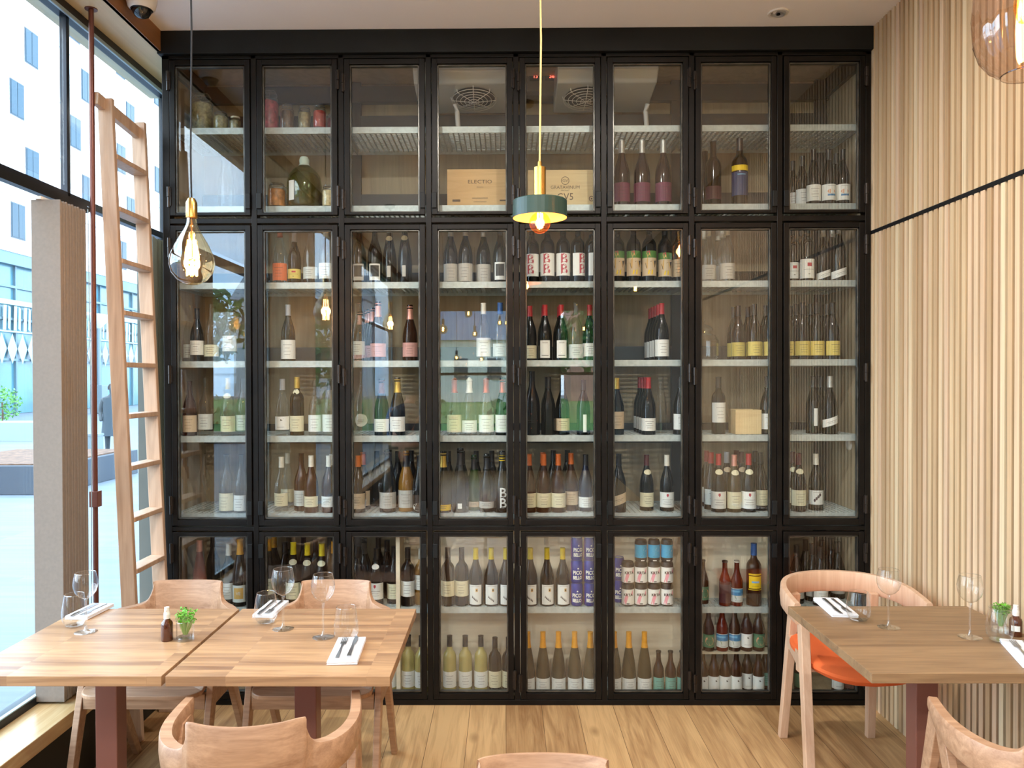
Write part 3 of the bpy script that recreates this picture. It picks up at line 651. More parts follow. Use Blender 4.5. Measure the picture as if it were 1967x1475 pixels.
GL = {'dark': prin('dark_green_bottle_glass', '0a0c09', .08, 0, .35, coat=0), 'black': prin('black_bottle_glass', '060607', .07, 0, .35, coat=0),
      'brown': prin('brown_bottle_glass', '2c1409', .08, 0, .35, coat=0), 'olive': prin('olive_wine_glass', '463d28', .10, 0, .35, coat=0),
      'white': prin('pale_gold_wine_glass', 'a29a5c', .10, 0, .6, coat=.5), 'gold': prin('golden_wine_glass', '7d5a24', .08, 0, .35, coat=0),
      'rose': prin('rose_wine_glass', '6e2c22', .08, 0, .35, coat=0), 'clear': M['clear'], 'red': prin('red_brown_bottle_glass', '5a1c0c', .08, 0, .35, coat=0), 'green': prin('bright_green_bottle_glass', '12340f', .06, 0, .35, coat=0),
      'blue': prin('dark_blue_bottle_glass', '10182e', .08, 0, .35, coat=0), 'plum': prin('plum_tinted_bottle_glass', '1d1216', .1, 0, .5, coat=.3)}
CAPC = {'black': '17171a', 'red': 'a3262c', 'darkred': '4f1d20', 'yellow': 'd8c11c', 'amber': 'd99a1c', 'silver': 'b7b9b5', 'white': 'd9d8cc', 'gold': 'c9a94e', 'copper': 'b1522e', 'pink': 'd79a8b', 'grey': '9aa0a8', 'orange': 'b35a1e', 'brown': '6a4038', 'blue': '2c5a9a', 'green': '2b4a2e'}
LABC = {'white': 'e3e7e4', 'cream': 'd9d6b8', 'yellow': 'd2c26a', 'grey': 'b4b3ac', 'plum': '6b2f4a', 'beige': 'c9b79a', 'pink': 'd6a39c', 'orange': 'cf6a3c', 'blue': '26365f', 'teal': '6fa79a', 'darkred': '4a2127', 'pale': 'c7cfcc', 'green': '4d7a5c', 'gold': 'e2c420'}
def capm(c): return prin('capsule_' + c, CAPC[c], .35, .5 if c in ('silver', 'gold', 'copper', 'pink') else .05, var=.08, vscale=90)
def labm(c): return prin('label_' + c, LABC[c], .6)
MESH = {}
def rad(kind, z):
    h, R, pr = PROF[kind]
    for (r0, z0), (r1, z1) in zip(pr, pr[1:]):
        if z0 <= z <= z1 and z1 > z0: return R * (r0 + (r1 - r0) * (z - z0) / (z1 - z0))
    return R * pr[-2][0]
def mesh_of(key, fn):
    if key not in MESH: MESH[key] = fn()
    return MESH[key]
def mk(mb, name, mats, smooth):
    me = bpy.data.meshes.new(name); me.from_pydata([tuple(v) for v in mb.v], [], mb.f)
    for m in (mats if isinstance(mats, list) else [mats]): me.materials.append(m)
    for p, mi in zip(me.polygons, mb.m): p.material_index = mi; p.use_smooth = smooth
    if smooth: me.set_sharp_from_angle(angle=radians(38))
    return me
inkr = prin('red_print', 'b03a48', .6); inkb = prin('blue_print', '3f7fb0', .6); inky = prin('yellow_print', 'e8c81c', .6); inkg = prin('green_print', '4c7c3a', .6); inkt = prin('tan_print', 'caa35a', .6); inkp = prin('plum_dark_print', '3a2630', .6)
skyb = prin('sky_blue_print', '6fb0d8', .6); peach = prin('peach_print', 'd9a07c', .6)
def label_mesh(kind, style, col, R, z0, z1):
    m = MB(); w = radians(82); mats = [labm(col), M['ink'], inkr, inkb, inky, inkg, inkt, skyb, inkp, peach]; e = .0006; R1 = R + .0006; R2 = R + .0010; h = z1 - z0
    def line(zz, ww, t=.0012, mi=1): m.patch(R2, zz, zz + t, -ww / R, ww / R, mi, 6)
    if style == 'bb':
        m.patch(R1, z0, z1, -w, w)
        textmb(m, 'B', h * .62, 0, z0 + h * .73, R2, 2, font_w=.0012); textmb(m, 'B', h * .62, 0, z0 + h * .27, R2, 2, font_w=.0012)
    elif style == 'bbw':
        textmb(m, 'B', h * .62, 0, z0 + h * .73, R2, 0, font_w=.001); textmb(m, 'B', h * .62, 0, z0 + h * .27, R2, 0, font_w=.001)
    elif style == 'rooster':
        m.patch(R1, z0, z1, -w, w, 0); s = h / 100
        P = lambda pts, mi, rr=R2: m.poly([(x * s, z0 + zz * s) for x, zz in pts], rr, mi)
        m.patch(R + .0008, z0 + h * .72, z0 + h, -w, w, 5)
        P([(-16, 92), (-10, 74), (-22, 50), (-12, 28), (4, 22), (18, 34), (20, 52), (8, 62), (2, 80), (-2, 94)], 6, R2)
        P([(-20, 50), (-16, 30), (0, 20), (20, 34), (30, 62), (18, 60), (4, 58)], 1, R + .0013)
        P([(-12, 92), (-14, 100), (-8, 97), (-4, 102), (-1, 96), (0, 88)], 2, R + .0013); P([(-6, 24), (-10, 6), (-4, 6), (-1, 22)], 4, R + .0013); P([(6, 24), (4, 6), (10, 6), (11, 24)], 4, R + .0013)
    elif style == 'frame':
        m.patch(R1, z0, z1, -.8, .8); m.patch(R2, z0 + h * .22, z0 + h * .9, -.6, .6, 1)
    elif style == 'oval' or style == 'diamond':
        k = 24 if style == 'oval' else 4; cz = (z0 + z1) / 2; a = R * .85
        m.poly([(a * cos(2 * pi * i / k), cz + h / 2 * sin(2 * pi * i / k)) for i in range(k)], R1, 0); line(cz, a * .5); line(cz - .006, a * .4)
    elif style == 'slant':
        m.patch(R1, z0, z1, -w, w, 0, 10, .35); m.patch(R2, (z0 + z1) / 2, (z0 + z1) / 2 + .0015, -.7, .7, 1, 6, .35); m.patch(R2, (z0 + z1) / 2 - .007, (z0 + z1) / 2 - .006, -.5, .5, 1, 6, .35)
    elif style == 'wave':
        m.patch(R1, z0, z1, -w, w); m.poly([(-R * .95, z0 + h * .55), (0, z0 + h * .8), (R * .4, z0 + h * .85), (R * .95, z0 + h * .6), (R * .3, z0 + h * .7), (0, z0 + h * .68)], R2, 1); line(z0 + h * .2, R * .5)
    elif style == 'bird':
        m.patch(R1, z0, z1, -.95, .95); m.patch(R2, z0 + h * .66, z0 + h * .82, .05, .35, 6, 4); m.patch(R + .0014, z0 + h * .70, z0 + h * .77, .12, .28, 1, 4); c0 = z0 + h * .36
        for q in range(5): m.poly([(R * (-.5 + .17 * q), c0 - h * .05 * q), (R * (-.42 + .17 * q), c0 + .012 - h * .05 * q), (R * (-.34 + .17 * q), c0 - h * .045 * q), (R * (-.40 + .17 * q), c0 - .004 - h * .05 * q)], R2, 1)
        line(z0 + h * .92, R * .6, .001)
    elif style == 'flower':
        m.patch(R1, z0, z1, -w, w)
        for q in range(4): m.poly([(R * (-.45 + .25 * q) + .006 * cos(t), z0 + h * (.3 + .13 * q) + .009 * sin(t)) for t in [2 * pi * i / 7 for i in range(7)]], R2, 8)
        line(z0 + h * .85, R * .6, .0015, 8)
    elif style == 'reef':
        m.patch(R1, z0, z1, -w, w); m.poly([(R * .55 * cos(t), z0 + h * .55 + h * .14 * sin(t)) for t in [2 * pi * i / 10 for i in range(10)]], R2, 9); m.patch(R + .0013, z0 + h * .26, z0 + h * .38, -.5, .6, 3, 5); line(z0 + h * .88, R * .5)
    elif style == 'landscape':
        m.patch(R1, z0, z1, -1.45, 1.45); m.patch(R2, z0 + h * .48, z1 - .003, -1.45, 1.45, 3); m.patch(R + .0013, z0 + h * .72, z0 + h * .86, -1.3, .3, 7)
        m.poly([(-R * 1.4, z0 + h * .3), (-R * .3, z0 + h * .22), (R * 1.4, z0 + h * .3), (R * 1.4, z0 + h * .52), (R * .2, z0 + h * .56), (-R * .5, z0 + h * .46), (-R * 1.4, z0 + h * .55)], R + .0014, 5); line(z0 + h * .1, R * .5)
    elif style == 'dot':
        m.patch(R1, z0, z1, -1.45, 1.45); m.poly([(R * .8 * cos(t), z0 + h * .52 + R * .8 * sin(t)) for t in [2 * pi * i / 20 for i in range(20)]], R2, 9); m.patch(R + .0014, z0 + h * .55, z0 + h * .57, -.4, .4, 1, 4)
    elif style == 'crest':
        m.patch(R1, z0, z1, -w, w); m.poly([(-.005, z0 + h * .9), (.005, z0 + h * .9), (.006, z0 + h * .78), (0, z0 + h * .68), (-.006, z0 + h * .78)], R2, 2)
        for q, ww in enumerate((.75, .5, .62)): line(z0 + h * (.5 - .14 * q), R * ww, .0016)
    elif style == 'strip':
        m.patch(R1, z0, z1, -.25, .25)
    elif style == 'band':        # blue label under a yellow band
        m.patch(R1, z0, z1, -w, w); m.patch(R1, z1 + .006, z1 + .030, -w, w, 4); line(z1 - .014, R * .55, .006, 0); m.patch(R2 + .0002, z1 - .014, z1 - .010, -.5, .5, 7, 5)
    elif style == 'vermouth':
        m.patch(R1, z0, z1, -.9, .9, 4); m.patch(R1, z1 + .004, z1 + .012, -.95, .95, 0); m.patch(R1, z0 - .008, z0 - .004, -1.0, 1.0, 0); m.patch(R2, z0 + h * .45, z0 + h * .6, -.5, .5, 7); line(z0 + h * .2, R * .5)
    elif style == 'house':
        m.patch(R1, z0, z1, -w, w); m.patch(R2, z0 + h * .62, z0 + h * .8, -.25, .35, 2, 4); line(z0 + h * .45, R * .7); line(z0 + h * .2, R * .12, .003)
    elif style == 'lines':
        m.patch(R1, z0, z1, -.75, .75); textmb(m, 'DLQN', .010, 0, z1 - .012, R2, 1); line(z0 + h * .12, R * .5, .003)
    elif style == 'mono':
        m.patch(R1, z0, z1, -.95, .95); m.patch(R2, z0 + h * .2, z0 + h * .85, -.62, .62, 6); textmb(m, 'VE', .022, 0, z0 + h * .52, R + .0014, 0)
    else:
        m.patch(R1, z0, z1, -w, w)
        for q, ww in enumerate((.62, .34, .5, .4)):
            if q < 1 + h / .02: line(z0 + h * (.74 - .17 * q), R * ww, .0013)
    return m, mats
def bottle(kind, glass, cap, lab, lstyle, sc, z0=None, z1=None, neck=None, caplen=None):
    """returns body, capsule, label, neck label meshes"""
    h, R, pr = PROF[kind]; key = (kind, glass)
    body = mesh_of(key, lambda: mk(MB().lathe([(0, .004)] + [(r * R, z) for r, z in pr], n=22), 'bottle_body', GL[glass], True))
    parts = [('bottle_body', body)]
    if cap:
        cl = caplen or (.016 if kind == 'beer' else (.085 if kind == 'champ' else .058))
        def f():
            zs = [h - cl + cl * q / 6 for q in range(7)]; pf = [(rad(kind, min(z, h - .0005)) + .0007, z) for z in zs]
            if kind == 'beer': pf = [(.0125, h - .010), (.0150, h - .009), (.0145, h - .002), (.010, h + .001)]
            return mk(MB().lathe(pf + [(0, h + .0012)], n=18), 'capsule', capm(cap), True)
        parts.append(('crown_cap' if kind == 'beer' else 'capsule', mesh_of((key, cap, cl), f)))
    if lab:
        a, b = (z0, z1) if z0 is not None else {'burg': (.025, .105), 'bord': (.03, .12), 'flute': (.018, .078), 'champ': (.022, .10), 'beer': (.02, .09)}[kind]
        def f(): m, mats = label_mesh(kind, lstyle, lab, R, a, b); return mk(m, 'label', mats, False)
        parts.append(('label', mesh_of((key, lab, lstyle, a, b), f)))
    if neck:
        zc = {'burg': .205, 'champ': .215, 'bord': .225, 'flute': .24, 'beer': .17}[kind]
        def f():
            m = MB(); R_ = rad(kind, zc) + .0035
            if neck == 'stripes':
                for q in range(3): m.lathe([(rad(kind, .262 + q * .012) + .0012, .262 + q * .012), (rad(kind, .268 + q * .012) + .0012, .267 + q * .012)], n=16)
                return mk(m, 'neck_label', inky, False)
            sl = (rad(kind, zc + .012) - rad(kind, zc - .012)) / .024
            vs = []
            for i in range(14):
                t = 2 * pi * i / 14; a_ = .85 * cos(t); z = zc + .014 * sin(t); rr = R_ + sl * (z - zc); vs.append((rr * sin(a_), -rr * cos(a_), z))
            m.add(vs, [tuple(range(14))]); return mk(m, 'neck_label', labm('cream' if neck == True else neck), False)
        parts.append(('neck_label', mesh_of((key, 'neck', neck), f)))
    return parts
GW = {'dark': 'dark green', 'black': 'black', 'brown': 'brown', 'olive': 'olive', 'white': 'pale gold', 'gold': 'golden', 'rose': 'rose', 'clear': 'clear', 'red': 'red-brown', 'green': 'bright green', 'blue': 'dark blue', 'plum': 'plum-tinted'}
CW = {'black': 'black', 'red': 'red', 'darkred': 'dark red', 'yellow': 'yellow', 'amber': 'amber', 'silver': 'silver', 'white': 'white', 'gold': 'gold', 'copper': 'copper', 'pink': 'pink', 'grey': 'grey', 'orange': 'orange', 'brown': 'brown', 'blue': 'blue', 'green': 'green'}
SH = {'B': 'second shelf', 'C': 'third shelf', 'D': 'fourth shelf', 'E': 'fifth shelf', 'F': 'sixth shelf', 'G': 'seventh shelf', 'T': 'thin shelf', 'H': 'floor', 'A': 'top shelf'}
BOT = []      # collected, then built in order so the labels can count from the left
ROWSEEN = {}
def B(sh, px, kind='burg', glass='dark', cap=None, lab=None, st='plain', dep=.12, sc=1.0, rows=0, step=.088, a=None, b=None, neck=None, cl=None, rz=0, ref=None):
    z = SHELF[sh]; Y = YC + dep; X = at(px, PYS[sh], Y=Y).x
    for k in range(rows + 1): BOT.append(dict(sh=sh, x=X, y=Y + k * step, z=z, kind=kind, glass=glass, cap=cap, lab=lab, st=st, sc=sc, a=a, b=b, neck=neck, cl=cl, rz=rz, back=k, px=px))
PYS = {'A': 240, 'B': 390, 'C': 538, 'D': 690, 'E': 830, 'F': 965, 'G': 1160, 'T': 1250, 'H': 1330}
# --- second shelf (B): magnums at the right
for px in (1195, 1234, 1275): B('B', px, 'burg', 'plum', 'silver', 'plum', 'plain', .11, 1.13, a=.015, b=.10)
B('B', 1370, 'bord', 'dark', None, 'darkred', 'plain', .15, 1.12, a=.03, b=.09); B('B', 1354, 'bord', 'dark', None, None, dep=.30, sc=1.1)
B('B', 1422, 'bord', 'dark', 'black', 'blue', 'band', .11, 1.14, a=.04, b=.145)
for px, d, s_ in ((1523, .27, .9), (1541, .2, .92), (1566, .13, .97)): B('B', px, 'burg', 'dark', 'black', 'white', 'plain', d, s_, a=.02, b=.105)
B('B', 1592, 'burg', 'dark', 'black', 'white', 'reef', .105, .95, a=.02, b=.105); B('B', 1620, 'burg', 'dark', 'black', 'white', 'reef', .10, .95, a=.02, b=.105, rows=1)
# --- third shelf (C)
B('C', 539, 'burg', 'clear', 'copper', 'orange', 'plain', .12, 1.0, a=.012, b=.10); B('C', 565, 'burg', 'dark', 'grey', 'yellow', 'house', .13, .9, a=.025, b=.08)
B('C', 597, 'burg', 'clear', None, 'pale', dep=.12, a=.02, b=.08); B('C', 626, 'burg', 'clear', 'white', 'white', dep=.11, a=.02, b=.10)
B('C', 690, 'burg', 'dark', None, 'grey', 'frame', .12, a=.01, b=.095); B('C', 724, 'burg', 'dark', None, 'white', 'frame', .12, a=.01, b=.095)
B('C', 745, 'flute', 'dark', 'silver', 'grey', 'strip', .13, .95, a=.03, b=.09, neck=True); B('C', 778, 'flute', 'dark', 'silver', 'grey', 'strip', .12, .95, a=.03, b=.09, neck=True)
for px, d in ((866, .13), (894, .11), (929, .15)): B('C', px, 'burg', 'dark', 'silver', 'grey', 'plain', d, a=.004, b=.095)
B('C', 961, 'burg', 'dark', 'black', 'white', 'frame', .11, a=.01, b=.1)
for px, r_ in ((1022, .2), (1052, .12), (1082, -.1), (1111, -.5), (1137, -.9)): B('C', px, 'bord', 'black', 'black', 'white', 'bb', .11 + (px == 1022) * .03, 1.0, a=.030, b=.145, rz=-r_)
for px in (1186, 1217, 1247): B('C', px, 'bord', 'dark', 'black', 'gold' if 0 else 'beige', 'rooster', .12, 1.0, a=.028, b=.155)
B('C', 1277, 'bord', 'dark', 'black', 'beige', 'rooster', .15, 1.0, a=.028, b=.15); B('C', 1303, 'bord', 'dark', 'black', 'beige', 'plain', .18)
B('C', 1361, 'burg', 'clear', 'white', 'grey', 'plain', .13, .98, a=.01, b=.085, rows=1); B('C', 1398, 'burg', 'clear', 'white', 'grey', 'plain', .105, 1.0, a=.01, b=.09, rows=2)
B('C', 1522, 'bord', 'dark', 'black', 'white', 'house', .15, .98, a=.015, b=.1, rows=1); B('C', 1552, 'bord', 'dark', 'black', 'white', 'house', .10, 1.0, a=.012, b=.11, rows=1)
B('C', 1581, 'burg', 'dark', 'silver', 'white', 'slant', .14, .96, a=.02, b=.055); B('C', 1612, 'burg', 'dark', 'silver', 'white', 'slant', .11, 1.0, a=.02, b=.058, rows=1)
# --- fourth shelf (D)
B('D', 358, 'burg', 'clear', None, 'pale', dep=.2, a=.02, b=.09); B('D', 381, 'burg', 'dark', 'black', 'white', 'plain', .12, .92, a=.035, b=.115)
B('D', 405, 'burg', 'clear', None, 'cream', dep=.13, a=.025, b=.085); B('D', 441, 'burg', 'clear', None, 'white', dep=.11, a=.05, b=.13)
B('D', 554, 'burg', 'dark', 'grey', 'white', 'plain', .12, .98, a=.01, b=.11)
for k, px in enumerate((716, 710, 704, 697)): B('D', px, 'champ', 'dark', 'pink', 'pink', 'plain', .2 + .085 * k, .9, a=.02, b=.09)
B('D', 726, 'champ', 'brown', 'pink', 'pink', 'plain', .11, .98, a=.02, b=.09); B('D', 688, 'burg', 'clear', None, 'pale', dep=.12, a=.03, b=.1)
B('D', 788, 'champ', 'brown', 'pink', 'pink', 'plain', .15, .93); 
B('D', 929, 'burg', 'clear', 'white', 'white', dep=.13, a=.02, b=.115); B('D', 961, 'burg', 'clear', 'blue', 'pale', 'plain', .11, a=.02, b=.085)
B('D', 1018, 'burg', 'dark', 'red', 'cream', 'plain', .14, .95, a=.01, b=.08)
for px in (1047, 1078): B('D', px, 'burg', 'dark', 'red', 'white', 'lines', .12, .96, a=.012, b=.105, rows=1, step=.1)
B('D', 1108, 'burg', 'clear', None, 'pale', dep=.12, a=.01, b=.08); B('D', 1131, 'burg', 'dark', 'red', 'white', 'plain', .13, .96, a=.02, b=.09)
B('D', 1272, 'burg', 'dark', 'red', 'white', 'plain', .105, .98, a=.018, b=.105, rows=4, step=.076)
for px, d, rw in ((1450, .11, 2), (1424, .2, 1), (1480, .12, 1)): B('D', px, 'burg', 'dark', 'black', 'yellow', 'plain', d, .96, a=.02, b=.095, rows=rw, step=.08)
for px, d, rw in ((1513, .14, 1), (1541, .11, 2), (1570, .11, 2), (1600, .11, 3)): B('D', px, 'burg', 'dark', 'black', 'yellow', 'plain', d, .98, a=.02, b=.095, rows=rw, step=.082)
# --- fifth shelf (E)
B('E', 364, 'burg', 'brown', None, 'beige', 'plain', .11, .95, a=.02, b=.11); B('E', 395, 'burg', 'clear', None, 'pale', dep=.14, a=.03, b=.11)
B('E', 438, 'burg', 'clear', 'gold', 'cream', 'plain', .11, 1.0, a=.02, b=.10, neck=True); B('E', 467, 'burg', 'clear', None, 'pale', dep=.14)
B('E', 543, 'burg', 'clear', 'grey', 'white', 'wave', .12, .98, a=.03, b=.10); B('E', 571, 'bord', 'dark', 'gold', 'cream', 'plain', .13, 1.0, a=.02, b=.10, neck=True)
B('E', 606, 'burg', 'clear', None, 'white', 'plain', .13, .95, a=.02, b=.11); B('E', 632, 'burg', 'clear', 'black', 'white', 'plain', .10, .98, a=.02, b=.11)
B('E', 697, 'burg', 'clear', None, 'grey', 'oval', .12, 1.12, a=.04, b=.10); B('E', 733, 'champ', 'dark', 'brown', 'white', 'plain', .11, .93, a=.02, b=.09)
B('E', 763, 'champ', 'dark', 'gold', 'white', 'plain', .10, .95, a=.02, b=.10)
for px, c, d in ((873, 'copper', .13), (902, 'white', .12), (934, 'copper', .10), (966, 'copper', .10)): B('E', px, 'champ', 'clear' if px < 960 else 'dark', c, 'white' if px > 880 else 'cream', 'plain', d, .94, a=.015, b=.11 if px != 902 else .08)
B('E', 1022, 'burg', 'black', None, 'orange', 'diamond', .12, 1.1, a=.03, b=.10); B('E', 1054, 'burg', 'dark', 'black', None, dep=.13, rows=1)
B('E', 1080, 'burg', 'dark', 'black', 'beige', 'plain', .14, .98, a=.02, b=.085); B('E', 1121, 'burg', 'dark', 'black', 'white', 'strip', .11, .95, a=.015, b=.11)
B('E', 1185, 'burg', 'dark', 'gold', 'beige', 'plain', .13, .98, a=.03, b=.12); B('E', 1246, 'burg', 'dark', 'red', 'white', 'plain', .11, .99, a=.02, b=.085, rows=3, step=.08)
B('E', 1269, 'flute', 'clear', None, None, dep=.24, sc=.9); B('E', 1307, 'burg', 'dark', 'black', 'white', dep=.13)
B('E', 1380, 'bord', 'dark', 'black', 'white', 'plain', .16, .98, a=.06, b=.165); B('E', 1474, 'burg', 'dark', 'black', 'white', dep=.14)
B('E', 1562, 'burg', 'dark', 'black', 'white', 'strip', .18, 1.0, a=.04, b=.13); B('E', 1577, 'burg', 'dark', 'black', 'white', 'strip', .25, 1.0, a=.04, b=.12)
B('E', 1594, 'burg', 'dark', 'silver', 'white', 'slant', .13, 1.0, a=.045, b=.085)
# --- sixth shelf (F)
B('F', 392, 'burg', 'clear', None, None, dep=.17); B('F', 436, 'burg', 'clear', None, 'cream', 'plain', .12, a=.01, b=.10); B('F', 463, 'burg', 'clear', None, 'white', dep=.12, a=.01, b=.09)
B('F', 541, 'burg', 'clear', 'white', 'cream', 'plain', .15, .95, a=.03, b=.10); B('F', 553, 'burg', 'clear', 'white', 'cream', 'plain', .28, .98, a=.03, b=.1)
B('F', 598, 'burg', 'brown', 'white', 'cream', 'plain', .12, .98, a=.03, b=.085); B('F', 631, 'burg', 'brown', 'white', 'white', 'plain', .11, .98, a=.03, b=.085, rows=1); B('F', 579, 'burg', 'brown', None, 'pale', dep=.18)
for k, px in enumerate((688, 698, 706)): B('F', px, 'burg', 'dark', 'orange', 'beige', 'plain', .11 + .1 * k, .98, a=.02, b=.10)
B('F', 745, 'champ', 'dark', 'black', 'grey', 'plain', .13, 1.02, a=.02, b=.10); B('F', 781, 'champ', 'gold', 'black', 'grey', 'plain', .15, 1.0, a=.02, b=.11)
B('F', 805, 'burg', 'dark', 'black', 'grey', 'oval', .11, .98, a=.01, b=.05); B('F', 851, 'champ', 'dark', 'gold', 'gold', 'plain', .11, 1.0, a=.01, b=.04)
B('F', 884, 'champ', 'black', 'black', 'white', 'strip', .09, 1.05, a=.02, b=.045); B('F', 911, 'champ', 'green', 'black', 'beige', 'plain', .18, .92, a=.02, b=.05); B('F', 936, 'champ', 'dark', 'black', 'grey', 'plain', .14, .95, a=.02, b=.055)
B('F', 964, 'champ', 'dark', 'black', 'white', 'bbw', .12, 1.0, a=.015, b=.13, neck='stripes', cl=.05)
for px in (1018, 1044, 1073): B('F', px, 'burg', 'brown', 'orange', 'cream', 'plain', .09, 1.0, a=.025, b=.098)
B('F', 1043, 'burg', 'brown', 'orange', 'cream', 'plain', .21, 1.0); B('F', 1097, 'burg', 'brown', 'orange', 'beige', 'plain', .17, 1.0, a=.03, b=.10); B('F', 1125, 'burg', 'blue', 'black', 'white', 'plain', .15, .98, a=.02, b=.075)
B('F', 1189, 'burg', 'dark', 'black', 'beige', 'slant', .11, 1.0, a=.04, b=.09); B('F', 1242, 'burg', 'dark', 'darkred', 'cream', 'plain', .17, .97, a=.02, b=.095, neck=True); B('F', 1281, 'burg', 'dark', 'white', 'white', 'crest', .15, .97, a=.02, b=.10)
B('F', 1382, 'burg', 'dark', 'red', 'white', 'crest', .10, 1.0, a=.018, b=.105, neck=True); B('F', 1366, 'burg', 'dark', 'red', 'pale', 'plain', .2, 1.0, rows=1); B('F', 1396, 'burg', 'dark', 'grey', None, dep=.22, neck='beige')
B('F', 1411, 'burg', 'olive', 'pink', 'cream', 'plain', .11, .98, a=.018, b=.105, neck=True); B('F', 1440, 'burg', 'dark', 'red', 'white', 'crest', .10, 1.0, a=.018, b=.105, neck=True)
B('F', 1424, 'burg', 'dark', 'darkred', 'cream', 'plain', .22, 1.0, neck='beige', rows=1); B('F', 1461, 'burg', 'dark', 'black', 'cream', 'plain', .17, 1.0, rows=1)
B('F', 1534, 'burg', 'dark', 'darkred', 'cream', 'plain', .13, 1.0, a=.03, b=.11, neck=True, rows=1); B('F', 1567, 'burg', 'dark', 'white', 'white', 'flower', .17, .98, a=.03, b=.105)
# --- seventh shelf (G)
B('G', 384, 'flute', 'rose', 'pink', None, dep=.16, sc=.98); B('G', 443, 'burg', 'black', 'white', 'pale', 'plain', .15, 1.04); B('G', 458, 'flute', 'black', 'amber', 'pale', 'mono', .085, 1.02, a=.02, b=.105, cl=.075); B('G', 474, 'burg', 'black', 'yellow', None, dep=.16, sc=1.04)
for px, d, nk in ((518, .25, None), (531, .32, None), (568, .15, True), (597, .13, True), (617, .09, True), (634, .15, None)): B('G', px, 'burg', 'black', 'yellow' if nk else 'amber', 'cream', 'plain', d, 1.06, neck=nk)
B('G', 688, 'burg', 'black', 'black', 'cream', dep=.14); B('G', 722, 'burg', 'black', 'black', 'white', 'crest', .10, .98, a=.035, b=.12, neck='white'); B('G', 757, 'burg', 'black', 'black', 'cream', 'plain', .16, .98)
B('G', 784, 'bord', 'black', 'black', 'white', 'strip' if 0 else 'plain', .12, .98, a=.05, b=.13); B('G', 806, 'bord', 'gold', 'white', 'white', 'plain', .14, .95, a=.08, b=.16)
for px in (862, 886): B('G', px, 'bord', 'black', 'black', 'cream', 'plain', .12, .98, a=.05, b=.13)
for px in (914, 944, 972): B('G', px, 'burg', 'olive' if 0 else 'dark', 'yellow', 'white', 'bird', .12, .985, a=.008, b=.11)
for px in (1019, 1051, 1081): B('G', px, 'burg', 'brown' if 0 else 'dark', 'yellow', 'white', 'bird', .12, .985, a=.008, b=.11)
B('G', 1350, 'beer', 'brown', 'black', 'green', 'dot', .15, .98); B('G', 1393, 'beer', 'red', 'black', 'darkred', 'plain', .11, 1.0, a=.015, b=.11); B('G', 1416, 'beer', 'red', 'white', 'pale', 'landscape', .10, 1.0)
B('G', 1449, 'bord', 'brown', 'blue', 'gold', 'vermouth', .11, 1.05, a=.085, b=.145)
for px, d in ((512, .36), (552, .33), (580, .34), (607, .30), (634, .33), (548, .22), (664, .2), (678, .30), (700, .31), (722, .33), (744, .26), (700, .21), (410, .38), (474, .36)): B('G', px, 'burg', 'black', 'black', None, 'plain', d, 1.02)
for px, d in ((722, .32), (742, .35), (765, .30), (790, .33), (812, .25), (862, .30), (888, .30), (915, .31), (945, .31), (1063, .33), (1090, .34)): B('F', px, 'burg', 'black', 'black', None, 'plain', d, 1.0)
for px, d in ((1596, .33), (1615, .25), (1578, .28), (1530, .16), (1547, .3), (1560, .2)): B('G', px, 'burg', 'black', 'black', 'grey', 'plain', d, 1.0)
B('G', 1577, 'burg', 'black', 'black', 'white', 'plain', .11, 1.0, a=.012, b=.08)
# --- thin shelf (T)
B('T', 1361, 'beer', 'brown', 'black', 'green', 'dot', .12, .95); B('T', 1387, 'beer', 'red', 'black', 'pale', 'landscape', .12, .98); B('T', 1411, 'beer', 'brown', 'black', 'pale', 'landscape', .12, .98)
B('T', 1434, 'beer', 'brown', 'black', 'white', 'wave', .12, .98); B('T', 1457, 'beer', 'brown', 'black', 'green', 'dot', .12, .98)
# --- floor of the cabinet (H)
for px in (751, 774, 803): B('H', px, 'bord', 'white', 'black', 'white', 'plain', .12, .96, a=.03, b=.115)
for px in (864, 894, 924): B('H', px, 'bord', 'white', 'black', 'white', 'plain', .12, .96, a=.03, b=.115)
for px in (951, 977): B('H', px, 'bord', 'black', 'black', 'cream', 'plain', .12, .93, a=.03, b=.12)
for px in (1014, 1043, 1073, 1104, 1134): B('H', px, 'flute', 'olive', 'amber', 'white', 'plain', .12, .93, a=.005, b=.082, cl=.085)
for px in (1180, 1208, 1238): B('H', px, 'flute', 'olive', 'amber', 'white', 'plain', .12, .93, a=.005, b=.082, cl=.085)
for px in (1265, 1288, 1310): B('H', px, 'beer', 'brown', 'black', 'teal', 'plain', .12, .92, a=.005, b=.085)
for px in (1350, 1371, 1393, 1414, 1435, 1457): B('H', px, 'beer', 'brown', 'black', 'white', 'wave', .12 if px != 1435 else .16, .95, a=.005, b=.088)
B('H', 1475, 'beer', 'brown', 'black', 'teal', 'plain', .17, .95)
B('H', 1537, 'beer', 'dark', 'green', 'green', 'plain', .14, 1.0); B('H', 1609, 'beer', 'brown', 'black', 'white', 'wave', .12, 1.0, a=.02, b=.09); B('H', 1632, 'beer', 'black', 'black', 'darkred', 'plain', .13, 1.0)
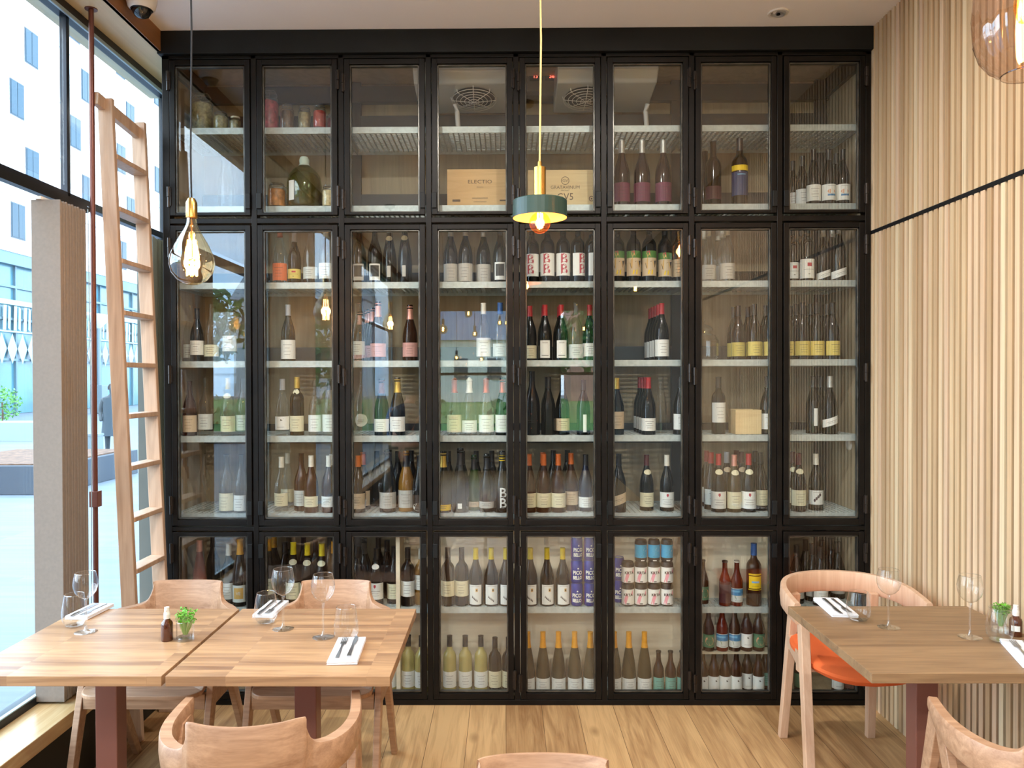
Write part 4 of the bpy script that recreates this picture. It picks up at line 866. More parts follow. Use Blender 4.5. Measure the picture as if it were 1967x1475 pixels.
# build them
def colof(px): return max(0, min(7, int((px - 322) / 167.6)))
for b in BOT: b['col'] = colof(b['px'])
order = sorted(BOT, key=lambda b: (b['sh'], b['col'], b['x'] if not b['back'] else 99, b['back']))
cnt = {}
for b in sorted(BOT, key=lambda b: (b['sh'], b['col'], b['back'], b['px'], b['y'])):
    k = (b['sh'], b['col'], b['back']); 
    if b['back'] == 0: cnt[k] = cnt.get(k, 0) + 1; b['n'] = cnt[k]
front = {(b['sh'], b['px'], round(b['y'], 4)): b['n'] for b in BOT if b['back'] == 0}
for b in BOT:
    if b['back']:
        b['n'] = next(c['n'] for c in BOT if c['back'] == 0 and c['sh'] == b['sh'] and c['px'] == b['px'] and abs(c['x'] - b['x']) < 1e-6)
RAD = lambda b: PROF[b['kind']][1] * b['sc']
for it in range(60):
    moved = False
    for i, a in enumerate(BOT):
        for b in BOT[i + 1:]:
            if a['sh'] != b['sh']: continue
            dx, dy = b['x'] - a['x'], b['y'] - a['y']; d = math.hypot(dx, dy); need = RAD(a) + RAD(b) + .0008
            if d < need:
                moved = True; e = (need - d) / 2 + 1e-4
                ux, uy = (dx / d, dy / d) if d > 1e-6 else (1, 0)
                if abs(uy) > .25: uy *= 1.0
                else: uy = .25 if dy >= 0 else -.25
                a['x'] -= ux * e; b['x'] += ux * e; a['y'] -= uy * e; b['y'] += uy * e
        a['y'] = min(max(a['y'], YC + .081 + RAD(a)), YC + DEP - .045 - RAD(a)); a['x'] = min(max(a['x'], xl + .014 + RAD(a)), xr - .014 - RAD(a))
        if a['sh'] in 'GTH' and xb0 - .02 < a['x'] < xb1 + .012: a['y'] = min(a['y'], YC + .238 - RAD(a)); a['x'] = min(max(a['x'], xb0 + RAD(a)), xb1 - RAD(a))
    if not moved: break
for b in BOT:
    parts = bottle(b['kind'], b['glass'], b['cap'], b['lab'], b['st'], b['sc'], b['a'], b['b'], b['neck'], b['cl'])
    nm = 'beer_bottle' if b['kind'] == 'beer' else ('sparkling_wine_bottle' if b['kind'] == 'champ' else 'wine_bottle')
    root = bpy.data.objects.new(nm, parts[0][1]); COL.objects.link(root)
    root.location = (b['x'], b['y'], b['z'] + .0006); root.scale = (b['sc'],) * 3
    root.rotation_euler = (0, 0, b['rz'] + random.uniform(-.12, .12) - .6 * math.atan2(-b['x'], b['y']) * 0)
    for pn, me in parts[1:]: c = bpy.data.objects.new(pn, me); COL.objects.link(c); c.parent = root
    look = GW[b['glass']] + ' bottle'
    if b['cap']: look += ', ' + CW[b['cap']] + ' ' + 'cap'
    if b['lab']: look += ', ' + b['lab'] + ' label'
    place = '%s from left, %s, %s column' % (ORD[b['n'] - 1], SH[b['sh']], ORD[b['col']])
    if b['back']: place = '%s back, ' % ORD[b['back']] + place
    lab = look + ', ' + place
    if len(lab.split()) > 16: lab = GW[b['glass']] + ' bottle, ' + (b['lab'] + ' label, ' if b['lab'] else '') + place
    tag(root, lab, 'bottle', 'bottles on the ' + ('cabinet floor' if b['sh'] == 'H' else SH[b['sh']]))
# ================================================================== OTHER THINGS ON THE SHELVES
def put(px, sh, dep): Y = YC + dep; return Vector((at(px, PYS[sh], Y=Y).x, Y, SHELF[sh] + .0006))
wire = prin('jar_wire', '8e8e8c', .3, .9)
def jar(px, sh, dep, r, h, fill, label, lid='wire', nm='preserving_jar', grp='preserving jars on the shelves'):
    j = empty(nm, put(px, sh, dep), 0, label, 'jar', grp)
    MB().lathe([(0, .002), (r * .92, .002), (r, .01), (r, h * .7), (r * .93, h * .78), (r * .72, h * .86), (r * .72, h * .92)], n=22).build('glass_body', M['clear'], j, smooth=True)
    if fill: MB().lathe([(0, .006), (r * .86, .006), (r * .93, .014), (r * .93, h * .68), (r * .8, h * .74), (0, h * .75)], n=20).build('preserved_contents', fill, j, smooth=True)
    if lid == 'wire':
        MB().lathe([(r * .76, h * .90), (r * .8, h * .92), (r * .78, h * .97), (r * .4, h), (0, h)], n=20).build('lid', M['clear'], j, smooth=True)
        w = MB(); w.tube([(r * .79 * cos(t), r * .79 * sin(t), h * .89) for t in [2 * pi * i / 20 for i in range(21)]], .0018, 5); w.tube([(-r * .3, -r * .8, h * .88), (-r * .35, -r * .95, h * .8), (r * .35, -r * .95, h * .8), (r * .3, -r * .8, h * .88)], .0016, 5)
        w.tube([(-r * .8, 0, h * .9), (-r * .5, 0, h * 1.02), (r * .5, 0, h * 1.02), (r * .8, 0, h * .9)], .0016, 5); w.build('wire_clasp', wire, j)
    else: MB().lathe([(r * .78, h * .88), (r * .8, h * .89), (r * .8, h), (0, h)], n=20).build('lid', lid, j, smooth=True)
    return j
def mix(name, c, s=60, v=.6): return prin(name, c, .35, 0, .5, var=v, vscale=s)
jar(388, 'A', .17, .058, .205, mix('pale_pickles', '8d8a6a'), 'large preserving jar of pale pickles on the top shelf, first column')
jar(424, 'A', .13, .038, .10, mix('green_pickles', '7d7a52'), 'middle jar of three on the top shelf, first column')
jar(452, 'A', .14, .030, .075, mix('olive_pickles', '8b8560'), 'smallest jar at the right end of the top shelf, first column', lid=prin('pale_lid', 'b9b8a5', .5))
jar(517, 'A', .16, .052, .215, mix('pink_pickles', '9c4450', 40), 'tall jar of pink pickled cabbage on the top shelf, second column')
jar(552, 'A', .14, .036, .138, mix('brown_olives', '5e4a30', 45), 'jar of brown olives on the top shelf, second column')
jar(585, 'A', .15, .034, .130, mix('garlic_cloves', '9a8f68', 50), 'jar of pale garlic cloves between the olives and the red jar')
jar(614, 'A', .11, .034, .122, mix('red_peppers', 'a83a30', 50, .3), 'jar of bright red peppers with a wire lid, top shelf, second column')
jar(640, 'A', .2, .034, .11, mix('beetroot', '7d2f3a', 40), 'dark beetroot jar half hidden by the door frame, top shelf')
jar(532, 'B', .12, .047, .125, mix('orange_preserve', 'a8713a', 40), 'wide jar of orange-brown preserve beside the demijohn, second shelf')
jar(547, 'B', .27, .036, .14, mix('amber_preserve', '8a5f30', 40), 'small wire-lid jar behind the orange-brown preserve jar')
jar(631, 'B', .12, .034, .115, mix('cream_beans', 'd8c79a', 80, .2), 'jar of cream beans at the right of the demijohn')
# demijohn
dj = empty('demijohn', put(585, 'B', .15), 0, 'large green glass demijohn with a pale cloth cap, second shelf, second column', 'demijohn')
MB().lathe([(0, .003), (.078, .003), (.088, .02), (.09, .12), (.082, .165), (.058, .20), (.03, .22), (.021, .235), (.020, .26)], n=28).build('glass_body', thin_glass('green_demijohn_glass', (.62, .72, .55), .07), dj, smooth=True)
MB().lathe([(0, .006), (.073, .006), (.083, .022), (.085, .12), (.077, .160), (.06, .178), (0, .18)], n=24).build('olive_oil', prin('dark_olive_liquid', '4c4a1e', .2), dj, smooth=True)
MB().lathe([(.03, .222), (.024, .232), (.027, .25), (.019, .268), (0, .27)], n=14).build('cloth_cap', prin('pale_cloth', 'b9ccc0', .9), dj, smooth=True)
MB().patch(.0912, .03, .13, -.75, -.35, 0).build('label', M['paper'], dj)
cf = empty('glass_carafe', put(436, 'B', .13), 0, 'tall clear glass carafe on the second shelf, first column', 'carafe')
MB().lathe([(0, .003), (.042, .003), (.044, .02), (.040, .15), (.028, .19), (.024, .235), (.03, .255), (.029, .256), (.022, .235)], n=22).build('glass_body', M['clear'], cf, smooth=True)
ck = empty('cookie_jar', put(1348, 'D', .13), 0, 'fluted clear glass cookie jar with a knobbed lid, fourth shelf', 'jar')
MB().lathe([(0, .003), (.075, .003), (.082, .02), (.082, .10), (.07, .125), (.048, .135), (.048, .15)], n=24).build('glass_body', M['clear'], ck)
MB().lathe([(.056, .150), (.058, .158), (.045, .172), (.018, .182), (.012, .190), (.018, .200), (.012, .210), (0, .212)], n=20).build('lid', M['clear'], ck, smooth=True)
# wooden wine crates
pine = wood('pine_crate_wood', 'c09a68', 'dcba86', 'X', .6, .7); pinel = wood('pale_pine_crate_wood', 'cbb184', 'e3cf9f', 'X', .6, .7)
def crate(px0, px1, ptop, mat, label, fn):
    p = put((px0 + px1) / 2, 'B', .11); w = (at(px1, 360, Y=YC + .11).x - at(px0, 360, Y=YC + .11).x); h = at(970, ptop, Y=YC + .11).z - SHELF['B']
    c = empty('wine_crate', p, 0, label, 'crate', 'wooden wine crates on the second shelf')
    m = MB(); m.box((-w / 2, 0, 0), (w / 2, .012, h)); m.box((-w / 2, .19, 0), (w / 2, .20, h)); m.box((-w / 2, .012, 0), (-w / 2 + .01, .19, h)); m.box((w / 2 - .01, .012, 0), (w / 2, .19, h)); m.box((-w / 2 + .01, .012, 0), (w / 2 - .01, .19, .01))
    m.build('box', mat, c, bevel=.001); MB().box((-w / 2 + .01, .013, h - .012), (w / 2 - .01, .189, h - .004)).build('lid', mat, c)
    t = MB(); fn(t, w, h); t.build('printed_lettering', prin('crate_print', '5c4a3a', .8), c)
def p1(t, w, h):
    textmb(t, 'ELECTIO', .026, 0, h * .66, -.0008, 0, scale_x=1.25); textmb(t, 'Xarel.lo', .011, 0, h * .52, -.0008, 0)
    t.box((-w * .12, -.0008, h * .22), (w * .12, 0, h * .235)); t.box((-w * .1, -.0008, h * .12), (w * .1, 0, h * .13)); t.box((-w * .42, -.0008, h * .13), (-w * .30, 0, h * .19)); t.box((w * .30, -.0008, h * .14), (w * .40, 0, h * .18))
def ring(t, x, z, r, wd):
    vs = []; n = 32
    for i in range(n): a = 2 * pi * i / n; vs += [(x + r * cos(a), -.0008, z + r * sin(a)), (x + (r - wd) * cos(a), -.0008, z + (r - wd) * sin(a))]
    t.add(vs, [(2 * i, (2 * i + 2) % (2 * n), (2 * i + 3) % (2 * n), 2 * i + 1) for i in range(n)])
def p2(t, w, h):
    x = .01
    ring(t, x, h * .70, .021, .003); textmb(t, 'GV', .022, x, h * .70, -.0008, 0); textmb(t, 'GRATAVINUM', .0235, x, h * .515, -.0008, 0, scale_x=1.0); textmb(t, 'PRIORAT', .009, x, h * .43, -.0008, 0, scale_x=1.2)
    textmb(t, 'GV5', .050, x, h * .25, -.0008, 0, scale_x=.95); ring(t, w * .40, h * .20, .014, .004); t.box((w * .40 - .004, -.0008, h * .20 - .004), (w * .40 + .004, 0, h * .20 + .004))
crate(859, 985, 325, pine, 'reddish pine wine crate printed ELECTIO on the second shelf, fourth column', p1)
crate(1014, 1150, 327, pinel, 'pale pine wine crate printed with GV5 on the second shelf, fifth column', p2)
p = put(1438, 'E', .10); wb = empty('wooden_box', p, 0, 'small pale open wooden box on the fifth shelf, seventh column', 'box'); w = .066; h = .125
m = MB(); m.box((-w, 0, 0), (w, .007, h)); m.box((-w, .12, 0), (w, .127, h)); m.box((-w, .007, 0), (-w + .007, .12, h)); m.box((w - .007, .007, 0), (w, .12, h)); m.box((-w + .007, .007, 0), (w - .007, .12, .006))
m.build('box_body', pinel, wb, bevel=.001)
# drink cans
def can(h, r, body, lidc, fn, key):
    def f():
        m = MB(); m.lathe([(0, .004), (r * .8, .004), (r * .86, 0), (r, .008), (r, h - .012), (r * .88, h - .002), (r * .88, h), (r * .82, h - .003)], n=24); m.lathe([(r * .82, h - .003), (0, h - .004)], n=24, mi=1)
        ms = [body, lidc, M['paper'], inkr, prin('can_pink', 'd6407c', .4), prin('can_black', '1a1a1c', .4), prin('can_cyan', '3fb2e0', .4), prin('can_light_pink', 'e79fae', .4)]; fn(m, r, h); return mk(m, 'can_body', ms, True)
    return mesh_of(key, f)
def f_pico(m, r, h):
    m.poly([(-r * 1.3, h * .88), (r * 1.1, h * .36), (r * 1.1, h * .12), (-r * 1.3, h * .12)], r + .0006, 4)
    textmb(m, 'PICO', .027, .002, h * .47, r + .0012, 2, scale_x=.82, font_w=.001); textmb(m, 'BELLO', .024, .002, h * .25, r + .0012, 2, scale_x=.72, font_w=.001)
    m.poly([(.005 + .004 * cos(t), h * .66 + .004 * sin(t)) for t in [2 * pi * i / 10 for i in range(10)]], r + .001, 2)
def f_krta(m, r, h):
    m.lathe([(r + .0004, .008), (r + .0004, h - .026)], n=24, mi=2)
    m.poly([(-r * .8, h * .1), (-r * .3, h * .08), (r * .1, h * .45), (-r * .2, h * .62), (-r * .5, h * .4)], r + .0009, 7); m.poly([(r * .5, h * .55), (r * .9, h * .5), (r * .9, h * .75)], r + .0009, 7)
    textmb(m, 'KRTA', .019, .002, h * .52, r + .0014, 5, font_w=.0005); m.patch(r + .001, h * .1, h * .14, -.2, .25, 5, 4)
def f_blue(m, r, h):
    m.lathe([(r + .0004, .022), (r + .0004, h - .024)], n=24, mi=6)
    m.poly([(-r, h * .3), (-r * .2, h * .25), (r * .2, h * .4), (-r * .3, h * .45)], r + .0009, 0); m.poly([(r * .1, h * .55), (r * .6, h * .48), (r, h * .7), (r * .3, h * .66)], r + .0009, 2); m.patch(r + .001, h * .06, h * .10, -.3, .3, 2, 4)
cpico = can(.116, .0305, prin('can_blue_violet', '2a3690', .35, .3), M['grate'], f_pico, 'cp'); ckr = can(.112, .0318, prin('can_dark', '26201f', .4), M['black'], f_krta, 'ck'); cbl = can(.112, .0305, prin('can_dark_blue', '17222c', .4), M['black'], f_blue, 'cb')
def cans(pxs, n, me, h, dep, zoff, label, grp, dz=0):
    for i, px in enumerate(pxs):
        for k in range(n):
            o = bpy.data.objects.new('drink_can', me); COL.objects.link(o); p = put(px, 'G', dep); p.z += (h + .0008) * k + zoff; o.location = p; o.rotation_euler = (0, 0, random.uniform(-.2, .2))
            lv = ['bottom', 'middle', 'upper'][k if n == 3 else (k if n == 2 and not zoff else 2)] if n > 1 else 'topmost'
            tag(o, '%s, %s layer, %s from left' % (label, lv, ORD[i]), 'drink can', grp)
cans((1108, 1133), 3, cpico, .116, .11, 0, 'blue and pink PICO BELLO can', 'blue and pink cans beside the bottles')
cans((1188,), 2, cpico, .116, .17, 0, 'blue and pink PICO BELLO can behind sixth door', 'blue and pink cans beside the bottles')
cans((1206, 1231, 1256, 1281), 2, ckr, .112, .11, 0, 'white and pink KRTA can', 'white and pink stacked cans')
cans((1231, 1256, 1281), 1, cbl, .112, .11, .2256, 'bright blue can', 'bright blue cans on the top of the stack')
# round white sensor under the fifth shelf
p = at(1611, 853, X=xr - .02); 
vn = MB().lathe([(0, .012), (.02, .012), (.03, .006), (.032, 0)], n=20, mat=Matrix.Rotation(-pi / 2, 3, 'Y'))
tag(vn.build('round_vent_cap', M['white'], loc=(0, 0, 0), smooth=True), 'round white vent cap on the right side lining under the fifth shelf', 'vent').location = (xr - .0125, YC + .20, SHELF['E'] - .06)
# ================================================================== TABLES
TZ = .75; TH = .031
def table(x0, x1, y0, y1, mat, col_x, label, cy_=None, rot=0):
    cxm, cym = (x0 + x1) / 2, (y0 + y1) / 2
    t = empty('dining_table', (cxm, cym, 0), 0, label, 'table')
    m = MB().box((x0 - cxm, y0 - cym, TZ - TH), (x1 - cxm, y1 - cym, TZ))
    m.build('tabletop', mat, t, bevel=.0015)
    c = col_x - cxm; q = cy_ - cym
    MB().box((c - .037, q - .034, .012), (c + .037, q + .034, TZ - TH - .006)).build('column', M['mauve'], t, bevel=.003)
    MB().box((c - .22, q - .22, 0), (c + .22, q + .22, .012)).build('base_plate', M['mauve'], t, bevel=.002)
    MB().box((c - .20, q - .20, TZ - TH - .006), (c + .20, q + .20, TZ - TH)).build('mounting_plate', M['mauve'], t)
    return t
a = at(324, 1290, Z=TZ); b = at(796.5, 1160.5, Z=TZ); TY0, TY1 = 2.275, 2.95
tx1 = at(325.5, 1290, Z=TZ).x + .003
def colx(px0, px1): return (at(px0, 1340, Y=2.575).x + at(px1, 1340, Y=2.575).x) / 2
table(-1.645, tx1 - .012, TY0, TY1, M['oakt'], colx(181.6, 224.5), 'pale oak stave table beside the left window holding the herb glass', 2.61)
t2x1 = at(755, 1284, Z=TZ).x
table(tx1, t2x1, TY0, TY1, M['oakt'], colx(565.6, 606.8), 'pale oak stave table right of the window table, three glasses and two napkins', 2.61)
rx0 = 1.094; rx1 = at(1859, 1165, Z=TZ).x
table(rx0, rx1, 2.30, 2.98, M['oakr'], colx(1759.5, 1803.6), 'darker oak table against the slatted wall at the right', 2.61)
# ================================================================== CHAIRS
def spline(pts, n):
    """Catmull-Rom through points of any dimension"""
    P = [list(p) for p in pts]; P = [P[0]] + P + [P[-1]]; out = []
    for i in range(1, len(P) - 2):
        for k in range(n):
            t = k / n; out.append([.5 * ((2 * b) + (-a + c) * t + (2 * a - 5 * b + 4 * c - d) * t * t + (-a + 3 * b - 3 * c + d) * t ** 3) for a, b, c, d in zip(P[i - 1], P[i], P[i + 1], P[i + 2])])
    out.append(P[-2]); return out
def band(half, n=6, lean=0):
    """a bent shell: half = (x, y, top, bottom, thickness at the top, thickness at the bottom) from the arm end to the middle of the back"""
    full = half + [(-h[0],) + tuple(h[1:]) for h in half[-2::-1]]
    S_ = spline(full, n); m = MB(); vs = []
    for i, (x, y, zt, zb, tt, tb) in enumerate(S_):
        a = Vector(S_[max(i - 1, 0)][:2]); b = Vector(S_[min(i + 1, len(S_) - 1)][:2]); d = (b - a).normalized(); nrm = Vector((d.y, -d.x))     # outward
        if nrm.dot(Vector((x, y + .02))) < 0: nrm = -nrm
        ln = lean * max(0, (zt - .68)) 
        zs = [zb, zb + .008, (zb + zt) / 2, zt - .006, zt]
        ot = Vector((x, y)) + nrm * (tt / 2 + ln * .6); it = Vector((x, y)) + nrm * (-tt / 2 + ln * .6); ob = Vector((x, y)) + nrm * tb / 2; ib = Vector((x, y)) - nrm * tb / 2
        om = (ot + ob) / 2 + nrm * .003; im = (it + ib) / 2
        ring = [(ob - nrm * .006, zb), (ob, zb + .008), (om, (zt + zb) / 2), (ot, zt - .005), (ot - nrm * .003, zt), (it + nrm * .003, zt), (it, zt - .005), (im, (zt + zb) / 2), (ib, zb + .008), (ib + nrm * .006, zb)]
        vs += [(p.x, p.y, z) for p, z in ring]
    k = 10; fs = []
    for i in range(len(S_) - 1):
        for j in range(k): fs.append((i * k + j, (i + 1) * k + j, (i + 1) * k + (j + 1) % k, i * k + (j + 1) % k))
    fs += [tuple(range(k)), tuple(range((len(S_) - 1) * k, len(S_) * k))[::-1]]
    m.add(vs, fs); return m
def leg(mb, p, q, w0, w1, t, side):
    """flat tapered leg from apex p to foot q"""
    p, q = Vector(p), Vector(q); h = t / 2
    vs = []
    for c, w in ((p, w0), (q, w1)):
        for a, b in ((-h, -w / 2), (h, -w / 2), (h, w / 2), (-h, w / 2)): vs.append((c.x + a, c.y + b, c.z))
    return mb.add(vs, [(3, 2, 1, 0), (4, 5, 6, 7), (0, 1, 5, 4), (1, 2, 6, 5), (2, 3, 7, 6), (3, 0, 4, 7)])
def rounded_plate(hw, y0, y1, z, th, r, curve=0):
    pts = []
    for cx_, cy_, a0 in ((hw - r, y1 - r, 0), (-hw + r, y1 - r, 90), (-hw * .86 + r, y0 + r, 180), (hw * .86 - r, y0 + r, 270)):
        for k in range(7): a = radians(a0 + 15 * k); pts.append((cx_ + r * cos(a), cy_ + r * sin(a)))
    m = MB(); n_ = len(pts); cz = lambda x, y: z + curve * (abs(x) / hw) ** 2.2 - .006 * (1 if y > y1 - .06 else 0)
    vs = [(x, y, cz(x, y)) for x, y in pts] + [(x, y, cz(x, y) - th) for x, y in pts] + [(0, (y0 + y1) / 2, z - .006), (0, (y0 + y1) / 2, z - th)]
    # inner ring for a dished seat
    m.add(vs, [(i, (i + 1) % n_, 2 * n_) for i in range(n_)] + [((i + 1) % n_ + n_, i + n_, 2 * n_ + 1) for i in range(n_)] + [(i, i + n_, (i + 1) % n_ + n_, (i + 1) % n_) for i in range(n_)])
    return m
HALF = [(.262, .12, .685, .635, .030, .026), (.272, .04, .682, .610, .034, .028), (.274, -.04, .680, .600, .036, .030), (.256, -.115, .678, .592, .038, .032), (.222, -.165, .676, .586, .038, .034), (.186, -.197, .682, .582, .030, .034), (.168, -.208, .698, .581, .022, .034), (.155, -.216, .728, .580, .015, .034), (.147, -.221, .758, .579, .011, .034), (.138, -.226, .764, .578, .011, .034), (.085, -.246, .762, .575, .011, .034), (0, -.256, .760, .574, .011, .034)]
def wood_chair(loc, rz, label):
    c = empty('wooden_armchair', loc, rz, label, 'chair', 'oak armchairs around the tables')
    band(HALF, 6, .35).build('backrest', M['chair'], c, smooth=True)
    for s in (-1, 1):
        x = s * .265
        leg(MB(), (x, .085, .645), (s * .268, .275, 0), .062, .036, .027, s).build('leg', M['chair'], c, bevel=.003)
        leg(MB(), (x, .055, .645), (s * .262, -.275, 0), .062, .036, .027, s).build('leg', M['chair'], c, bevel=.003)
        MB().bar((x, -.115, .415), (x, .165, .415), .022, .055).build('side_rail', M['chair'], c, bevel=.003)
    MB().bar((-.25, .165, .412), (.25, .165, .412), .024, .058).build('front_rail', M['chair'], c, bevel=.002)
    MB().bar((-.25, -.13, .412), (.25, -.13, .412), .024, .058).build('back_rail', M['chair'], c, bevel=.002)
    rounded_plate(.246, -.20, .235, .462, .018, .06, .006).build('seat', M['chair'], c, bevel=.004)
    return c
ch = wood_chair((-1.374, 3.07, 0), pi, 'oak armchair between the window table and the cabinet, below the ladder'); ch.scale = (.93, 1, 1)
def another(loc, rz, label): return dup(ch, loc, rz, label)
another((-.732, 3.07, 0), pi, 'oak armchair behind the second stave table, in front of the third cabinet column')
another((-.69, 2.19, 0), radians(6), 'oak armchair seen from behind at the front of the stave tables')
another((1.495, 2.135, 0), radians(-8), 'oak armchair at the front of the right table, cut by the photo edge')
another((.084, 1.515, 0), pi, 'oak armchair at the bottom middle, only its back edge showing')
# beech chair with an orange seat
oc = empty('upholstered_armchair', (1.458, 3.235, 0), 0, 'pale beech armchair with an orange seat between right table and cabinet', 'chair')
oc.rotation_euler = (0, 0, pi)
H2 = [(.268, .10, .715, .630, .026, .026), (.270, .02, .728, .640, .026, .026), (.262, -.07, .742, .652, .026, .026), (.225, -.155, .752, .662, .026, .026), (.16, -.215, .758, .668, .026, .026), (.08, -.245, .761, .67, .026, .026), (0, -.254, .762, .67, .026, .026)]
band(H2, 7, 0).build('backrest', M['beech'], oc, smooth=True)
for s in (-1, 1):
    leg(MB(), (s * .243, .09, .67), (s * .268, .235, 0), .046, .034, .036, s).build('leg', M['beech'], oc, bevel=.003)
    leg(MB(), (s * .172, -.185, .68), (s * .198, -.262, 0), .044, .032, .036, s).build('leg', M['beech'], oc, bevel=.003)
    MB().bar((s * .185, -.205, .462), (s * .250, .13, .462), .026, .058).build('side_rail', M['beech'], oc, bevel=.003)
MB().bar((-.225, -.02, .415), (.225, -.02, .415), .03, .045).build('cross_rail', M['beech'], oc, bevel=.003)
m = MB(); vs = []; fs = []; nu, nv = 28, 9
for j in range(nv + 1):
    t = j / nv; ph = pi * t - pi / 2
    for i in range(nu):
        a = 2 * pi * i / nu; ex = .62; ca, sa = cos(a), sin(a); rx = .238 * abs(ca) ** ex * (1 if ca > 0 else -1); ry = .225 * abs(sa) ** ex * (1 if sa > 0 else -1)
        rr = max(.0, cos(ph)) ** .45; zz = .452 + .030 * sin(ph) * (1.0 if ph > 0 else 1.6) + .03 * (abs(rx) / .238) ** 2 * rr + .035 * max(0, -ry / .225) ** 2 * rr
        vs.append((rx * rr, .02 + ry * rr, zz))
for j in range(nv):
    for i in range(nu): fs.append((j * nu + i, j * nu + (i + 1) % nu, (j + 1) * nu + (i + 1) % nu, (j + 1) * nu + i))
m.add(vs, fs); m.build('seat', M['orange'], oc, smooth=True)
# ================================================================== ON THE TABLES
ZT_ = TZ + .0006
def pt(px, py): return at(px, py, Z=TZ) + Vector((0, 0, .0006))
def wine_glass(px, py, h, label, r=.040):
    g = empty('wine_glass', pt(px, py), 0, label, 'wine glass', 'stemmed wine glasses on the tables'); s = h / .21
    MB().lathe([(0, .118), (.008, .119), (.022, .127), (.034, .142), (r, .163), (r * 1.01, .173), (r * .95, .19), (r * .83, .21)][:], n=32).build('bowl', M['clear'], g, smooth=True)
    MB().lathe([(r * .83, .2095), (r * .83 + .0009, .2103), (r * .83, .211), (r * .83 - .0009, .2103), (r * .83, .2095)], n=32).build('rim', M['white'] if 0 else thin_glass('glass_rim', (.9, .93, .94), .3), g, smooth=True)
    MB().lathe([(.0, .1175), (.0055, .115), (.0036, .105), (.0032, .03), (.0045, .014), (.009, .0065), (.020, .0035), (.036, .0016), (.0372, .0006), (0, .0002)], n=32).build('stem', thin_glass('glass_stem', (.975, .985, .985), .12, pw_=3), g, smooth=True)
    g.scale = (1, 1, s); return g
def tumbler(px, py, h, label, r=.042):
    g = empty('water_glass', pt(px, py), 0, label, 'water glass', 'stemless water glasses on the tables'); k = h / .112
    MB().lathe([(0, .002), (.020, .002), (.031, .008), (.040, .024), (r, .042), (r * .98, .058), (r * .88, .085), (r * .76, .112)], n=32).build('glass_body', M['clear'], g, smooth=True)
    MB().lathe([(.0, .0005), (.020, .0005), (.030, .006), (.026, .005), (0, .0055)], n=28).build('glass_base', thin_glass('glass_stem', (.975, .985, .985), .12, pw_=3), g, smooth=True)
    MB().lathe([(r * .76, .1115), (r * .76 + .0009, .1123), (r * .76, .113), (r * .76 - .0009, .1123), (r * .76, .1115)], n=32).build('rim', thin_glass('glass_rim', (.9, .93, .94), .3), g, smooth=True)
    g.scale = (1, 1, k)
    return g
wine_glass(165, 1214, .208, 'wine glass on the window table in front of the blind')
tumbler(143, 1203, .115, 'stemless glass on the window table, left of its wine glass')
wine_glass(544, 1208, .212, 'back left wine glass on the second stave table')
tumbler(511, 1197, .11, 'stemless glass over the napkin at the back of the second stave table')
wine_glass(621, 1224, .215, 'wine glass at the middle of the second stave table')
tumbler(665, 1233, .118, 'tall stemless glass behind the front napkin with fork and knife')
wine_glass(1707, 1205, .205, 'wine glass at the back of the right table')
tumbler(1649, 1192, .105, 'stemless glass by the napkin at the back of the right table')
wine_glass(1863, 1224, .21, 'wine glass nearest the right edge of the photo')
tumbler(1920, 1232, .112, 'stemless glass in front of the green herb glass, right table')
def fork(mb, L_, w=.020):
    z = .0022
    mb.add([(-.0065, 0, z), (.0065, 0, z), (.0035, L_ * .5, z + .0015), (-.0035, L_ * .5, z + .0015)], [(0, 1, 2, 3)]); mb.bar((0, .002, z), (0, L_ * .52, z + .001), .011, .0018, w2=.006); mb.bar((0, L_ * .5, z + .001), (0, L_ * .68, z + .0005), .006, .0018, w2=.010)
    mb.box((-w / 2, L_ * .67, z - .0005), (w / 2, L_ * .78, z + .001))
    for k in range(4): x = -w / 2 + .0018 + k * (w - .0036) / 3; mb.bar((x, L_ * .77, z), (x, L_, z + .002), .0026, .0014)
def knife(mb, L_):
    z = .0028; mb.bar((0, 0, z), (0, L_ * .5, z), .014, .004, w2=.009); mb.bar((0, L_ * .49, z), (0, L_ * .62, z), .008, .003, w2=.012)
    mb.add([(-.006, L_ * .6, z - .001), (.007, L_ * .6, z - .001), (.009, L_ * .78, z - .001), (.005, L_ * .95, z - .001), (-.006, L_, z - .001), (-.006, L_ * .6, z + .001), (.007, L_ * .6, z + .001), (.009, L_ * .78, z + .001), (.005, L_ * .95, z + .001), (-.006, L_, z + .001)],
           [(4, 3, 2, 1, 0), (5, 6, 7, 8, 9), (0, 1, 6, 5), (1, 2, 7, 6), (2, 3, 8, 7), (3, 4, 9, 8), (4, 0, 5, 9)])
